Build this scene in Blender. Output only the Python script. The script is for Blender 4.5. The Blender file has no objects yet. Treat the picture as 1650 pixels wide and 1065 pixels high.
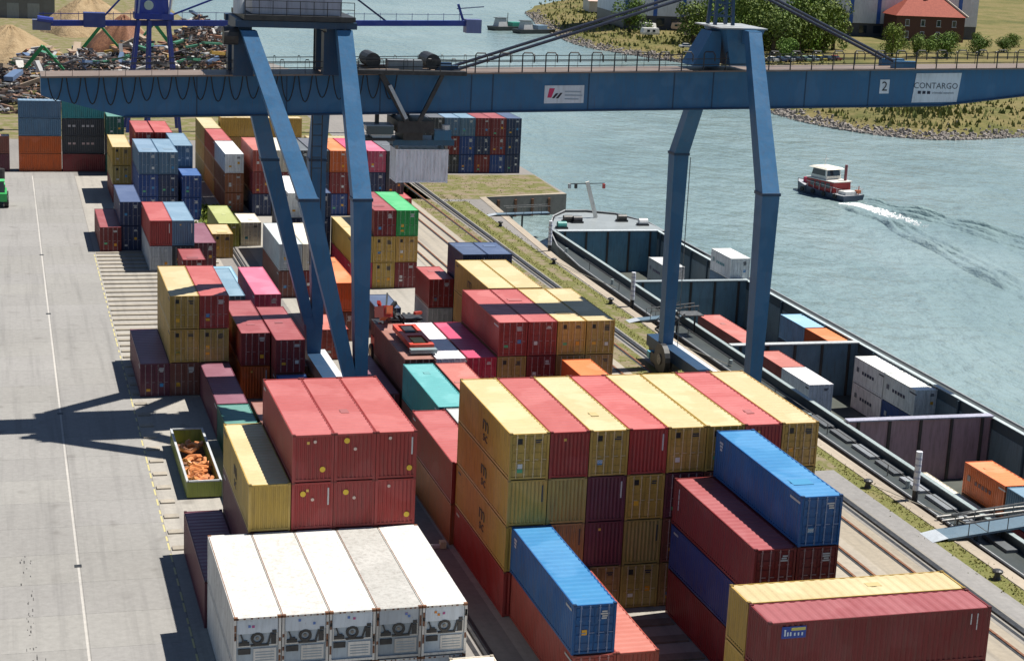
import bpy, bmesh, math, random
from mathutils import Vector, Matrix
R = math.radians
random.seed(7)
scene = bpy.context.scene
COL = scene.collection

# ------------------------------------------------------------------ camera
YAW, PITCH, ROLL, CAMH, FPX = 0.287233529, 0.240348901, 0.0474183199, 42.265526, 2840.88893
fw = Vector((math.sin(YAW)*math.cos(PITCH), math.cos(YAW)*math.cos(PITCH), -math.sin(PITCH)))
r0 = Vector((math.cos(YAW), -math.sin(YAW), 0)); u0 = r0.cross(fw)
rx = math.cos(ROLL)*r0 + math.sin(ROLL)*u0
uy = -math.sin(ROLL)*r0 + math.cos(ROLL)*u0
cd = bpy.data.cameras.new('camera'); cam = bpy.data.objects.new('camera', cd); COL.objects.link(cam)
cd.sensor_width = 36; cd.lens = FPX/1650*36; cd.clip_start = 1; cd.clip_end = 6000
m = Matrix.Identity(4)
for i in range(3):
    m[i][0], m[i][1], m[i][2] = rx[i], uy[i], -fw[i]
m[2][3] = CAMH
cam.matrix_world = m
scene.camera = cam

# ------------------------------------------------------------------ sky, sun, exposure
SUN = Vector((0.475, 0.06, 1.0)).normalized()
w = bpy.data.worlds.new('World'); scene.world = w; w.use_nodes = True
nt = w.node_tree; bg = nt.nodes['Background']
sky = nt.nodes.new('ShaderNodeTexSky'); sky.sky_type = 'NISHITA'; sky.sun_disc = False
sky.sun_elevation = math.asin(SUN.z); sky.sun_rotation = math.atan2(SUN.x, SUN.y)
sky.air_density = 0.8; sky.dust_density = 0.25; sky.ozone_density = 1.2
nt.links.new(sky.outputs[0], bg.inputs[0]); bg.inputs[1].default_value = 0.056
ld = bpy.data.lights.new('sun', 'SUN'); ld.energy = 5.0; ld.angle = R(0.53); ld.color = (1, 0.955, 0.88)
sun = bpy.data.objects.new('sun', ld); COL.objects.link(sun)
sun.rotation_euler = (-SUN).to_track_quat('-Z', 'Y').to_euler()
sun.location = (60, 100, 120)
vs = scene.view_settings
vs.view_transform = 'Standard'; vs.look = 'None'; vs.gamma = 1.0; vs.exposure = 0.5; vs.use_curve_mapping = False
try:
    scene.cycles.max_bounces = 6; scene.cycles.diffuse_bounces = 1; scene.cycles.glossy_bounces = 3
    scene.cycles.use_denoising = True
except Exception:
    pass

# ------------------------------------------------------------------ materials
MATS = {}
class NT:
    def __init__(s, name):
        s.m = bpy.data.materials.new(name); s.m.use_nodes = True
        s.t = s.m.node_tree; s.b = s.t.nodes['Principled BSDF']; s.m.diffuse_color = (.5, .5, .5, 1)
    def n(s, t, **k):
        x = s.t.nodes.new(t)
        for a, b in k.items():
            if a.startswith('i_'):
                key = a[2:]; key = int(key) if key.isdigit() else key.replace('_', ' ')
                x.inputs[key].default_value = b
            else: setattr(x, a, b)
        return x
    def l(s, a, b): s.t.links.new(a, b)
    def coord(s, kind='Object', scale=(1, 1, 1), rnd=False):
        c = s.n('ShaderNodeTexCoord'); mp = s.n('ShaderNodeMapping'); mp.inputs['Scale'].default_value = scale
        s.l(c.outputs[kind], mp.inputs[0])
        if rnd:
            oi = s.n('ShaderNodeObjectInfo'); mu = s.n('ShaderNodeVectorMath', operation='SCALE')
            cb = s.n('ShaderNodeCombineXYZ'); s.l(oi.outputs['Random'], cb.inputs[0]); s.l(oi.outputs['Random'], cb.inputs[1])
            s.l(cb.outputs[0], mu.inputs[0]); mu.inputs['Scale'].default_value = 57.0
            s.l(mu.outputs[0], mp.inputs['Location'])
        return mp.outputs[0]
    def noise(s, vec, scale, detail=4, rough=.6):
        x = s.n('ShaderNodeTexNoise'); x.inputs['Scale'].default_value = scale; x.inputs['Detail'].default_value = detail
        x.inputs['Roughness'].default_value = rough; s.l(vec, x.inputs['Vector']); return x.outputs['Fac']
    def ramp(s, fac, stops):
        x = s.n('ShaderNodeValToRGB'); e = x.color_ramp.elements
        while len(e) < len(stops): e.new(0.5)
        for i, (p, c) in enumerate(stops):
            e[i].position = p; e[i].color = (*c, 1) if len(c) == 3 else c
        s.l(fac, x.inputs[0]); return x.outputs[0]
    def mix(s, fac, a, b, mode='MIX'):
        x = s.n('ShaderNodeMix', data_type='RGBA', blend_type=mode)
        for v, i in ((fac, 0), (a, 6), (b, 7)):
            if isinstance(v, (int, float)): x.inputs[i].default_value = v
            elif isinstance(v, tuple): x.inputs[i].default_value = (*v, 1)
            else: s.l(v, x.inputs[i])
        return x.outputs[2]
    def out(s, col=None, rough=None, metal=None, bump=None, spec=None):
        if col is not None:
            if isinstance(col, tuple): s.b.inputs['Base Color'].default_value = (*col, 1)
            else: s.l(col, s.b.inputs['Base Color'])
        if rough is not None:
            if isinstance(rough, (int, float)): s.b.inputs['Roughness'].default_value = rough
            else: s.l(rough, s.b.inputs['Roughness'])
        if metal is not None: s.b.inputs['Metallic'].default_value = metal
        if spec is not None: s.b.inputs['Specular IOR Level'].default_value = spec
        if bump:
            bn = s.n('ShaderNodeBump'); bn.inputs['Strength'].default_value = bump[1]; bn.inputs['Distance'].default_value = bump[2]
            s.l(bump[0], bn.inputs['Height']); s.l(bn.outputs[0], s.b.inputs['Normal'])
        return s.m

def paint_mat(name, fade_lit, dirt, rough=.42, rust=.5, gam=.6, dust=.1, spread=(.45, 1.5), spec=.35):
    """sheet paint: colour of the object, chalking, painted-in sun on roofs, streaks of dirt and rust spots"""
    a = NT(name); oi = a.n('ShaderNodeObjectInfo'); c = oi.outputs['Color']
    v = a.coord('Object', (1, 1, 1), True)
    vst = a.coord('Object', (3.5, 3.5, .45), True)
    n1 = a.noise(v, .55, 5); n2 = a.noise(vst, 1.2, 4, .7); n3 = a.noise(v, 5.0, 5, .7)
    f = a.n('ShaderNodeMapRange', i_1=.3, i_2=.75, i_3=fade_lit*spread[0], i_4=fade_lit*spread[1]); a.l(n1, f.inputs[0])
    gm = a.n('ShaderNodeGamma'); a.l(c, gm.inputs[0]); gm.inputs[1].default_value = gam      # paler tone: bleaching, plus sunlit brightness painted into the roofs
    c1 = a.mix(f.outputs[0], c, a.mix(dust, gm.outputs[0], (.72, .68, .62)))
    d = a.n('ShaderNodeMapRange', i_1=.45, i_2=.8, i_3=0., i_4=dirt); a.l(n2, d.inputs[0])
    c2 = a.mix(d.outputs[0], c1, (.09, .075, .06))
    vr = a.coord('Object', (5, 5, .28), True); n4 = a.noise(vr, 1.0, 5, .75)          # rust runs
    r1 = a.n('ShaderNodeMapRange', i_1=.60, i_2=.72, i_3=0., i_4=rust*.8); a.l(n4, r1.inputs[0])
    c2 = a.mix(r1.outputs[0], c2, (.12, .05, .025))
    r = a.n('ShaderNodeMapRange', i_1=.63, i_2=.72, i_3=0., i_4=rust); a.l(n3, r.inputs[0])
    c3 = a.mix(r.outputs[0], c2, (.13, .055, .025))
    n5 = a.noise(v, .28, 2, .5); pz = a.n('ShaderNodeMapRange', i_1=.52, i_2=.56, i_3=0., i_4=.16); a.l(n5, pz.inputs[0])   # touched-up areas
    hs = a.n('ShaderNodeHueSaturation'); hs.inputs['Saturation'].default_value = .8; hs.inputs['Value'].default_value = 1.5; a.l(c3, hs.inputs['Color'])
    c3 = a.mix(pz.outputs[0], c3, hs.outputs[0])
    return a.out(c3, rough, 0, (n1, .35, .12), spec)
MATS['paint'] = paint_mat('container_wall_paint', .10, .5, .45, .6)
MATS['roof'] = paint_mat('bleached_sunlit_roof_paint', 1., .10, .40, .32, .62, .07, (.72, 1.0), .4)  # roof colour carries painted sunlight on the tops besides real bleaching
MATS['clean'] = paint_mat('steel_paint', .08, .3, .45, .36)
a = NT('print_ink'); oi = a.n('ShaderNodeObjectInfo'); MATS['ink'] = a.out(oi.outputs['Color'], .55)
a = NT('bare_steel'); v = a.coord('Object', (1, 1, 1), True); MATS['steel'] = a.out(a.ramp(a.noise(v, 3), [(.3, (.10, .10, .10)), (.7, (.24, .235, .22))]), .45, .6)
a = NT('dark_machinery'); v = a.coord('Object', (1, 1, 1), True); MATS['dark'] = a.out(a.ramp(a.noise(v, 2), [(.3, (.012, .014, .018)), (.75, (.05, .05, .05))]), .5)
a = NT('rubber'); MATS['rubber'] = a.out((.018, .018, .019), .75)
a = NT('window_glass'); MATS['glass'] = a.out((.02, .035, .05), .08, 0, None, .8)
a = NT('rusty_steel'); v = a.coord('Object', (1, 1, 1), True); MATS['rust'] = a.out(a.ramp(a.noise(v, 2.5, 6), [(.3, (.08, .03, .018)), (.55, (.2, .085, .04)), (.8, (.3, .17, .1))]), .8)

# concrete yard
def concrete(name, c0, c1, sc=.25, tint=True):
    a = NT(name); g = a.coord('Object', (1, 1, 1))
    geo = a.n('ShaderNodeNewGeometry'); p = geo.outputs['Position']
    big = a.noise(p, .05, 5); fine = a.noise(p, 2.2, 6, .7); st = a.n('ShaderNodeMapping'); st.inputs['Scale'].default_value = (1.6, .05, 1); a.l(p, st.inputs[0])
    streak = a.noise(st.outputs[0], .8, 4)
    col = a.ramp(big, [(.3, c0), (.7, c1)])
    col = a.mix(.35, col, a.ramp(fine, [(.3, tuple(x*.72 for x in c0)), (.7, tuple(min(1, x*1.12) for x in c1))]))
    sm = a.n('ShaderNodeMapRange', i_1=.5, i_2=.75, i_3=0., i_4=.45); a.l(streak, sm.inputs[0])
    col = a.mix(sm.outputs[0], col, (.14, .135, .13))
    spot = a.noise(p, .55, 3, .5); s2 = a.n('ShaderNodeMapRange', i_1=.63, i_2=.74, i_3=0., i_4=.45); a.l(spot, s2.inputs[0])
    col = a.mix(s2.outputs[0], col, (.12, .11, .10))
    if tint:
        oi = a.n('ShaderNodeObjectInfo'); col = a.mix(1., col, oi.outputs['Color'], 'MULTIPLY')
    return a.out(col, .85, 0, (fine, .25, .02))
MATS['yard'] = concrete('yard_concrete', (.235, .226, .213), (.30, .29, .275))
MATS['pad'] = concrete('pad_concrete', (.25, .24, .225), (.36, .34, .31))
MATS['apron'] = concrete('apron_concrete', (.29, .255, .205), (.40, .355, .29))
MATS['asphalt'] = concrete('old_asphalt', (.15, .145, .14), (.24, .23, .22))
MATS['groundm'] = concrete('yard_ground', (.17, .16, .15), (.27, .25, .23))
a = NT('grass_ground'); geo = a.n('ShaderNodeNewGeometry'); p = geo.outputs['Position']
gc = a.ramp(a.noise(p, .35, 6, .7), [(.3, (.23, .18, .105)), (.45, (.16, .15, .05)), (.6, (.115, .13, .03)), (.75, (.25, .205, .115))])
gc = a.mix(.5, gc, a.ramp(a.noise(p, 3.5, 5, .7), [(.3, (.07, .09, .02)), (.7, (.26, .24, .10))]))
MATS['grass'] = a.out(gc, .95, 0, (a.noise(p, 6, 4), .6, .08), .2)
a = NT('dry_earth'); geo = a.n('ShaderNodeNewGeometry'); p = geo.outputs['Position']
ec = a.ramp(a.noise(p, .4, 6, .7), [(.28, (.16, .12, .085)), (.44, (.23, .185, .125)), (.55, (.13, .135, .04)), (.66, (.17, .155, .07)), (.8, (.28, .225, .16))])
MATS['earth'] = a.out(ec, .95, 0, (a.noise(p, 5, 4), .5, .05), .2)
a = NT('far_land'); geo = a.n('ShaderNodeNewGeometry'); p = geo.outputs['Position']
ec = a.ramp(a.noise(p, .035, 8, .65), [(.3, (.05, .07, .015)), (.45, (.13, .125, .035)), (.55, (.21, .165, .07)), (.68, (.08, .095, .02)), (.8, (.25, .19, .12))])
ec = a.mix(.4, ec, a.ramp(a.noise(p, .5, 5, .7), [(.3, (.05, .06, .015)), (.7, (.22, .18, .085))]))
MATS['land'] = a.out(ec, .95, 0, (a.noise(p, .8, 5), .7, .5), .2)
a = NT('sand'); geo = a.n('ShaderNodeNewGeometry'); p = geo.outputs['Position']
MATS['sand'] = a.out(a.ramp(a.noise(p, .25, 8, .7), [(.3, (.27, .19, .105)), (.7, (.40, .30, .18))]), .95, 0, (a.noise(p, .7, 6, .7), .9, .8), .2)
a = NT('riprap_stone'); geo = a.n('ShaderNodeNewGeometry'); p = geo.outputs['Position']
MATS['stone'] = a.out(a.ramp(a.noise(p, .6, 5, .7), [(.3, (.12, .11, .10)), (.55, (.27, .24, .215)), (.75, (.42, .37, .33))]), .9)
# water
a = NT('river_water'); geo = a.n('ShaderNodeNewGeometry'); p = geo.outputs['Position']
mp = a.n('ShaderNodeMapping'); mp.inputs['Rotation'].default_value = (0, 0, R(25)); mp.inputs['Scale'].default_value = (1, .45, 1); a.l(p, mp.inputs[0])
h1 = a.noise(mp.outputs[0], .55, 4, .55); h2 = a.noise(p, .09, 3, .5)
ad = a.n('ShaderNodeMath', operation='MULTIPLY_ADD'); a.l(h2, ad.inputs[0]); ad.inputs[1].default_value = 2.2; a.l(h1, ad.inputs[2])
wc = a.ramp(a.noise(mp.outputs[0], .022, 6, .65), [(.32, (.18, .26, .268)), (.5, (.22, .305, .31)), (.68, (.285, .37, .375))])
MATS['water'] = a.out(wc, .17, 0, (ad.outputs[0], .75, 1.15), .6)
# foliage
def leafmat(name, c0, c1):
    a = NT(name); geo = a.n('ShaderNodeNewGeometry'); oi = a.n('ShaderNodeObjectInfo')
    c = a.ramp(geo.outputs['Random Per Island'], [(0., c0), (1., c1)])
    c = a.mix(1., c, oi.outputs['Color'], 'MULTIPLY')
    a.b.inputs['Subsurface Weight'].default_value = 0
    return a.out(c, .7, 0, None, .25)
MATS['leaf'] = leafmat('tree_foliage', (.05, .09, .018), (.16, .23, .05))
MATS['blade'] = leafmat('grass_blades', (.07, .10, .02), (.27, .27, .09))
a = NT('bark'); MATS['bark'] = a.out((.09, .06, .04), .9)
a = NT('brickwork'); v = a.coord('Object', (1, 1, 1)); bk = a.n('ShaderNodeTexBrick'); bk.inputs['Scale'].default_value = 2.5
bk.inputs['Color1'].default_value = (.10, .022, .018, 1); bk.inputs['Color2'].default_value = (.07, .016, .014, 1); bk.inputs['Mortar'].default_value = (.10, .05, .04, 1)
a.l(v, bk.inputs[0]); MATS['brick'] = a.out(bk.outputs[0], .9)
a = NT('roof_tiles'); v = a.coord('Object', (1, 1, 1)); MATS['tiles'] = a.out(a.ramp(a.noise(v, 1.5, 5, .7), [(.3, (.24, .045, .028)), (.7, (.37, .085, .05))]), .8)
a = NT('wake_foam'); geo = a.n('ShaderNodeNewGeometry'); MATS['foam'] = a.out((.82, .84, .84), .8)

# ------------------------------------------------------------------ mesh helpers
class MB:
    def __init__(s): s.v = []; s.f = []
    def add(s, vs, fs):
        k = len(s.v); s.v += [tuple(x) for x in vs]; s.f += [tuple(i+k for i in f) for f in fs]; return s
    def box(s, x0, x1, y0, y1, z0, z1):
        return s.add([(x0,y0,z0),(x1,y0,z0),(x1,y1,z0),(x0,y1,z0),(x0,y0,z1),(x1,y0,z1),(x1,y1,z1),(x0,y1,z1)],
                     [(0,3,2,1),(4,5,6,7),(0,1,5,4),(1,2,6,5),(2,3,7,6),(3,0,4,7)])
    def loft(s, secs):
        """secs: list of (x,y,z,wx,wy): horizontal rectangles joined into a box-section member"""
        vs, fs = [], []
        for (x, y, z, a, b) in secs:
            vs += [(x-a/2,y-b/2,z),(x+a/2,y-b/2,z),(x+a/2,y+b/2,z),(x-a/2,y+b/2,z)]
        n = len(secs)
        for i in range(n-1):
            for j in range(4):
                k = (j+1) % 4; fs.append((4*i+j, 4*i+k, 4*i+4+k, 4*i+4+j))
        fs.append((3,2,1,0)); q = 4*(n-1); fs.append((q,q+1,q+2,q+3))
        return s.add(vs, fs)
    def bar(s, p, q, w_, h_=None):
        """square bar from p to q"""
        h_ = h_ or w_; p = Vector(p); q = Vector(q); d = (q-p).normalized()
        up = Vector((0,0,1)) if abs(d.z) < .95 else Vector((0,1,0))
        sx = d.cross(up).normalized(); sy = sx.cross(d).normalized()
        vs = [c + sx*i*w_/2 + sy*j*h_/2 for c in (p, q) for i, j in ((-1,-1),(1,-1),(1,1),(-1,1))]
        return s.add(vs, [(3,2,1,0),(4,5,6,7),(0,1,5,4),(1,2,6,5),(2,3,7,6),(3,0,4,7)])
    def tube(s, pts, r, n=6, caps=True):
        pts = [Vector(p) for p in pts]; vs, fs = [], []
        for i, p in enumerate(pts):
            d = (pts[min(i+1, len(pts)-1)] - pts[max(i-1, 0)]).normalized()
            up = Vector((0,0,1)) if abs(d.z) < .9 else Vector((0,1,0))
            sx = d.cross(up).normalized(); sy = sx.cross(d).normalized()
            rr = r[i] if isinstance(r, (list, tuple)) else r
            vs += [p + (sx*math.cos(2*math.pi*k/n) + sy*math.sin(2*math.pi*k/n))*rr for k in range(n)]
        for i in range(len(pts)-1):
            for k in range(n):
                fs.append((i*n+k, i*n+(k+1) % n, (i+1)*n+(k+1) % n, (i+1)*n+k))
        if caps:
            fs.append(tuple(range(n-1, -1, -1))); q = (len(pts)-1)*n; fs.append(tuple(q+k for k in range(n)))
        return s.add(vs, fs)
    def prism(s, poly, z0, z1):
        n = len(poly); vs = [(x,y,z0) for x,y in poly] + [(x,y,z1) for x,y in poly]
        fs = [tuple(range(n-1,-1,-1)), tuple(range(n, 2*n))] + [(i,(i+1)%n,n+(i+1)%n,n+i) for i in range(n)]
        return s.add(vs, fs)
    def mesh(s, name, smooth=False):
        me = bpy.data.meshes.new(name); me.from_pydata(s.v, [], s.f); me.update()
        if smooth:
            for p in me.polygons: p.use_smooth = True
        return me
    def build(s, name, mat, parent=None, color=None, loc=None, smooth=False):
        me = s.mesh(name, smooth); me.materials.append(MATS[mat] if isinstance(mat, str) else mat)
        return link(name, me, parent, color, loc)
def link(name, me, parent=None, color=None, loc=None, rz=0):
    o = bpy.data.objects.new(name, me); COL.objects.link(o); o.parent = parent
    if color: o.color = (*color, 1)
    if loc: o.location = loc
    if rz: o.rotation_euler = (0, 0, rz)
    return o
def tag(o, label=None, cat=None, group=None, kind=None):
    if label: o['label'] = label
    if cat: o['category'] = cat
    if group: o['group'] = group
    if kind: o['kind'] = kind
    return o
def thing(name, label, cat, loc=(0,0,0), rz=0, group=None):
    o = bpy.data.objects.new(name, None); o.empty_display_size = .5; COL.objects.link(o); o.location = loc; o.rotation_euler = (0,0,rz)
    return tag(o, label, cat, group)
TXT = {}
def text_mesh(s_, size):
    k = (s_, size)
    if k not in TXT:
        c = bpy.data.curves.new('lettering', 'FONT'); c.body = s_; c.size = size; c.align_x = 'CENTER'; c.align_y = 'CENTER'; c.extrude = .006; c.resolution_u = 2
        o = bpy.data.objects.new('lettering', c); COL.objects.link(o)
        dg = bpy.context.evaluated_depsgraph_get(); me = bpy.data.meshes.new_from_object(o.evaluated_get(dg))
        bpy.data.objects.remove(o); bpy.data.curves.remove(c); me.materials.clear(); me.materials.append(MATS['ink']); TXT[k] = me
    return TXT[k]
def text(s_, size, parent, loc, face, color, sx=1.0):
    """face: 'y' reads from -Y, 'x' reads from -X"""
    o = link('lettering', text_mesh(s_, size), parent, color, loc)
    o.rotation_euler = (R(90), 0, 0) if face == 'y' else (R(90), 0, R(-90))
    o.scale = (sx, 1, 1); return o

# ------------------------------------------------------------------ setting: ground, quay, water
def sheet(name, poly, z, mat, kind='structure', color=(1,1,1)):
    b = MB(); b.add([(x,y,z) for x,y in poly], [tuple(range(len(poly)))])
    return tag(b.build(name, mat, None, color), kind=kind)
def rect(x0,x1,y0,y1): return [(x0,y0),(x1,y0),(x1,y1),(x0,y1)]
WZ = -3.0
QX = 64.3
land = [(-2500,-60),(QX,-60),(QX,150),(64.6,200),(67.0,243.5),(80.2,246.3),(81.2,300),(79,340),(70,400),(61,455),(56.5,530),(56,620),(70,760),(130,1000),(200,1500),(-2500,1500)]
sheet('ground', land, 0.0, 'groundm')
b = MB(); q = land[1:15]
vs = [(x,y,-.002) for x,y in q] + [(x,y,-8) for x,y in q]; n = len(q)
b.add(vs, [(i+1,i,n+i,n+i+1) for i in range(n-1)])
tag(b.build('quay_wall', 'pad', None, (.55,.52,.5)), kind='structure')
b = MB()
for (x0,y0),(x1,y1) in zip(q[:5], q[1:6]):
    d = Vector((x1-x0, y1-y0, 0)).normalized(); nrm = Vector((d.y, -d.x, 0))
    for i in range(int(math.hypot(x1-x0, y1-y0)/1.4)):
        c = Vector((x0,y0,0)) + d*(i*1.4+.7) + nrm*.1
        if i % 2: b.bar((c.x,c.y,-.5), (c.x,c.y,-5), .35)
tag(b.build('sheet_piling', 'rust'), kind='stuff')
b = MB(); ba = -math.atan(.010); hp = [(75.1+x*math.cos(ba)-y*math.sin(ba), 127+x*math.sin(ba)+y*math.cos(ba), WZ) for x, y in ((-7,-80),(7,-80),(7,88),(-7,88))]   # the barge's hold displaces the water
b.add([(-200,-300,WZ),(2600,-300,WZ),(2600,2600,WZ),(-200,2600,WZ)] + hp, [(0,1,5,4),(1,2,6,5),(2,3,7,6),(3,0,4,7)])
tag(b.build('water', 'water'), kind='structure')

# yard slabs: one object per slab, shared mesh
ys = tag(link('yard_pavement', None), kind='structure')
slab = MB(); slab.box(.008, 5.752, .008, 4.992, -.1, .016); slab_me = slab.mesh('slab'); slab_me.materials.append(MATS['yard'])
for iy in range(37):
    for ix, x0 in enumerate((-7.4, -1.64, 4.12)):
        t = 1 + random.uniform(-.045, .045)
        link('slab', slab_me, ys, (t, t, t*random.uniform(.985, 1.01)), (x0, 80+iy*5.0, 0))
for i in range(24): 
    t = 1+random.uniform(-.04,.04); link('slab', slab_me, ys, (t,t,t), (-13.16, 80+iy*5.0-5*i, 0))
b = MB(); b.box(3.92, 4.06, 80, 262, .0161, .0201); tag(b.build('drain_channel', 'pad', None, (1.45,1.45,1.45)), kind='structure')
dr = tag(link('drain_covers', None), kind='structure')
for y in (107.5, 141.3, 176, 205):
    MB().box(3.75, 4.2, y, y+.5, .02, .03).build('grate', 'dark', dr)
# tyre scuffs on the yard
b = MB()
for i in range(46):
    y = 88 + random.random()*22; x = 1.1 + random.gauss(0, .25) - (y-88)*.02; l_ = random.uniform(.1, .5)
    b.box(x, x+random.uniform(.03, .09), y, y+l_, .0162, .0172)
tag(b.build('tyre_scuffs', 'asphalt', None, (.35,.35,.35)), kind='stuff')
# stacking pad with support beams
sheet('stacking_pad', rect(9.95, 23.9, 60, 262), .006, 'pad', color=(1.12,1.1,1.06))
bp = tag(link('stacking_beams', None), kind='structure')
bm_ = MB(); bm_.box(0, 13.4, 0, .55, 0, .12); bm_me = bm_.mesh('concrete_beam'); bm_me.materials.append(MATS['apron'])
yy = 158.4
while yy < 206:
    t = random.uniform(.8, 1.0); link('concrete_beam', bm_me, bp, (t,t,t*.98), (10.1, yy, .006)); yy += 2.05
for k in range(9):
    o = link('concrete_beam', bm_me, bp, (.62,.6,.6), (33.95, 72.5+k*2.5, .008)); o.scale = (.335, 1.6, 1)
bs_ = MB(); bs_.box(0, 1.0, 0, .7, 0, .1); bs_me = bs_.mesh('concrete_block'); bs_me.materials.append(MATS['apron'])
yy = 109.5
while yy < 157:
    t = random.uniform(.85, 1.1); link('concrete_block', bs_me, bp, (t,t,t), (10.05, yy, .006)); yy += 3.05
b = MB(); yy = 84
while yy < 206: b.box(9.8, 9.92, yy, yy+random.uniform(.8, 1.6), .018, .022); yy += random.uniform(1.6, 2.4)
yl = b.build('yellow_edge_line', 'ink', None, (.52,.46,.22)); tag(yl, kind='stuff')
# right side pad, tracks, quay apron
sheet('container_apron', rect(28, 47.2, 40, 262), .006, 'pad', color=(1.1,1.08,1.03))
sheet('track_bed', rect(47.3, 55.6, 40, 262), .010, 'apron')
sheet('verge_strip', rect(55.6, 58.5, 121, 262), .008, 'earth'); sheet('track_bed', rect(55.6, 58.5, 40, 121), .0095, 'apron', color=(.92,.9,.86))
sheet('crane_rail_footing', rect(58.5, 60.1, 40, 262), .014, 'pad', color=(.8,.78,.75))
sheet('green_verge', rect(60.1, 61.3, 119, 240), .007, 'grass')
sheet('service_road', rect(60.1, 61.9, 40, 119), .011, 'asphalt', color=(1.25,1.25,1.25))
sheet('quay_path', rect(61.3, 62.5, 119, 240), .009, 'earth')
sheet('quay_verge', rect(61.9, 63.3, 40, 119), .009, 'grass')
sheet('quay_verge', rect(62.5, 63.35, 119, 240), .0095, 'grass')
sheet('quay_end', [(55.6,242),(66.6,242),(67,244),(79.6,246.8),(80.4,264),(55.6,264)], .008, 'earth')
b = MB(); b.box(63.35, QX+.05, 40, 150, 0, .05); b.prism([(63.35,150),(64.35,150),(64.65,200),(63.6,200)], 0, .05); b.prism([(63.6,200),(64.65,200),(67.05,243.5),(66,243.5)], 0, .05)
b.prism([(66,243.5),(67.05,243.5),(80.2,246.3),(80,247.4)], 0, .05)
tag(b.build('quay_coping', 'apron', None, (1.05,1,.95)), kind='structure')
rt = tag(link('railway_track', None), kind='structure')
for x in (48.2, 49.65, 53.2, 54.65, 57.6):
    MB().box(x-.09, x+.09, 40, 262, .0105, .06).build('rail', 'rust', rt)
    MB().box(x-.32, x-.12, 40, 262, .0105, .018).build('rail_groove', 'dark', rt)
ct = tag(link('crane_track', None), kind='structure')
for x in (59.4, 26.0):
    MB().box(x-.12, x+.12, 40, 256, .0, .14).build('rail', 'dark', ct)
    MB().box(x-.62, x-.34, 40, 256, .0, .02).build('cable_trench', 'dark', ct)
    MB().box(x+.3, x+.5, 40, 256, .0, .02).build('cable_trench', 'dark', ct)
# grass tufts along the quay
b = MB(); random.seed(3)
for i in range(9000):
    s_ = random.random()
    y = random.uniform(88, 246)
    if s_ < .4: x = random.gauss(60.7, .35) if y > 119 else random.gauss(62.7, .5)
    elif s_ < .75: x = random.gauss(62.9, .4)
    elif s_ < .9: x = random.uniform(55.8, 58.6); y = max(y, random.uniform(121, 240))
    else: x, y = random.uniform(56, 78), random.uniform(247, 263)
    h = random.uniform(.02, .13); a_ = random.random()*3.14; dx, dy = math.cos(a_)*h*.8, math.sin(a_)*h*.8
    b.add([(x-dx,y-dy,.0),(x+dx,y+dy,.0),(x+dy*.6,y-dx*.6,h)], [(0,1,2)])
tag(b.build('quay_grass', 'blade', None, (.95,.82,.6)), kind='stuff')

# ------------------------------------------------------------------ containers
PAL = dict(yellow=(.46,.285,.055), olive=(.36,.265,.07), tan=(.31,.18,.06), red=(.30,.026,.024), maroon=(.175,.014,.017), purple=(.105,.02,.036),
  salmon=(.37,.06,.042), orange=(.56,.10,.014), blue=(.001,.08,.28), navy=(.012,.028,.085), midblue=(.008,.045,.20), skyblue=(.16,.36,.52),
  teal=(.03,.23,.24), green=(.02,.34,.075), darkgreen=(.02,.12,.09), lime=(.26,.29,.06), white=(.78,.78,.76), grey=(.42,.44,.45), crimson=(.44,.012,.055), brown=(.17,.05,.035),
  rust=(.36,.10,.035), charcoal=(.035,.04,.05), cream=(.62,.55,.42), pink=(.5,.06,.12), steelblue=(.07,.15,.24))
WORD = dict(yellow='yellow', olive='olive yellow', tan='tan', red='rust red', maroon='maroon', purple='purple brown', salmon='salmon red', orange='orange', blue='bright blue',
  navy='navy', midblue='royal blue', skyblue='pale blue', teal='teal', green='bright green', darkgreen='dark green', lime='lime green', white='white', grey='grey', crimson='crimson', brown='brown', rust='orange brown', charcoal='charcoal', cream='cream', pink='pink red', steelblue='steel blue')
CW = 2.44
PROTO = {}
def corrugated(n, length, depth, h0, h1, flat=.55):
    """profile points (t, d) along a corrugated sheet"""
    pts = []; p_ = length/n
    for i in range(n):
        t = i*p_
        pts += [(t, 0), (t+p_*.28, 0), (t+p_*.5, depth), (t+p_*.78, depth)]
    pts.append((length, 0)); return pts
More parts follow.
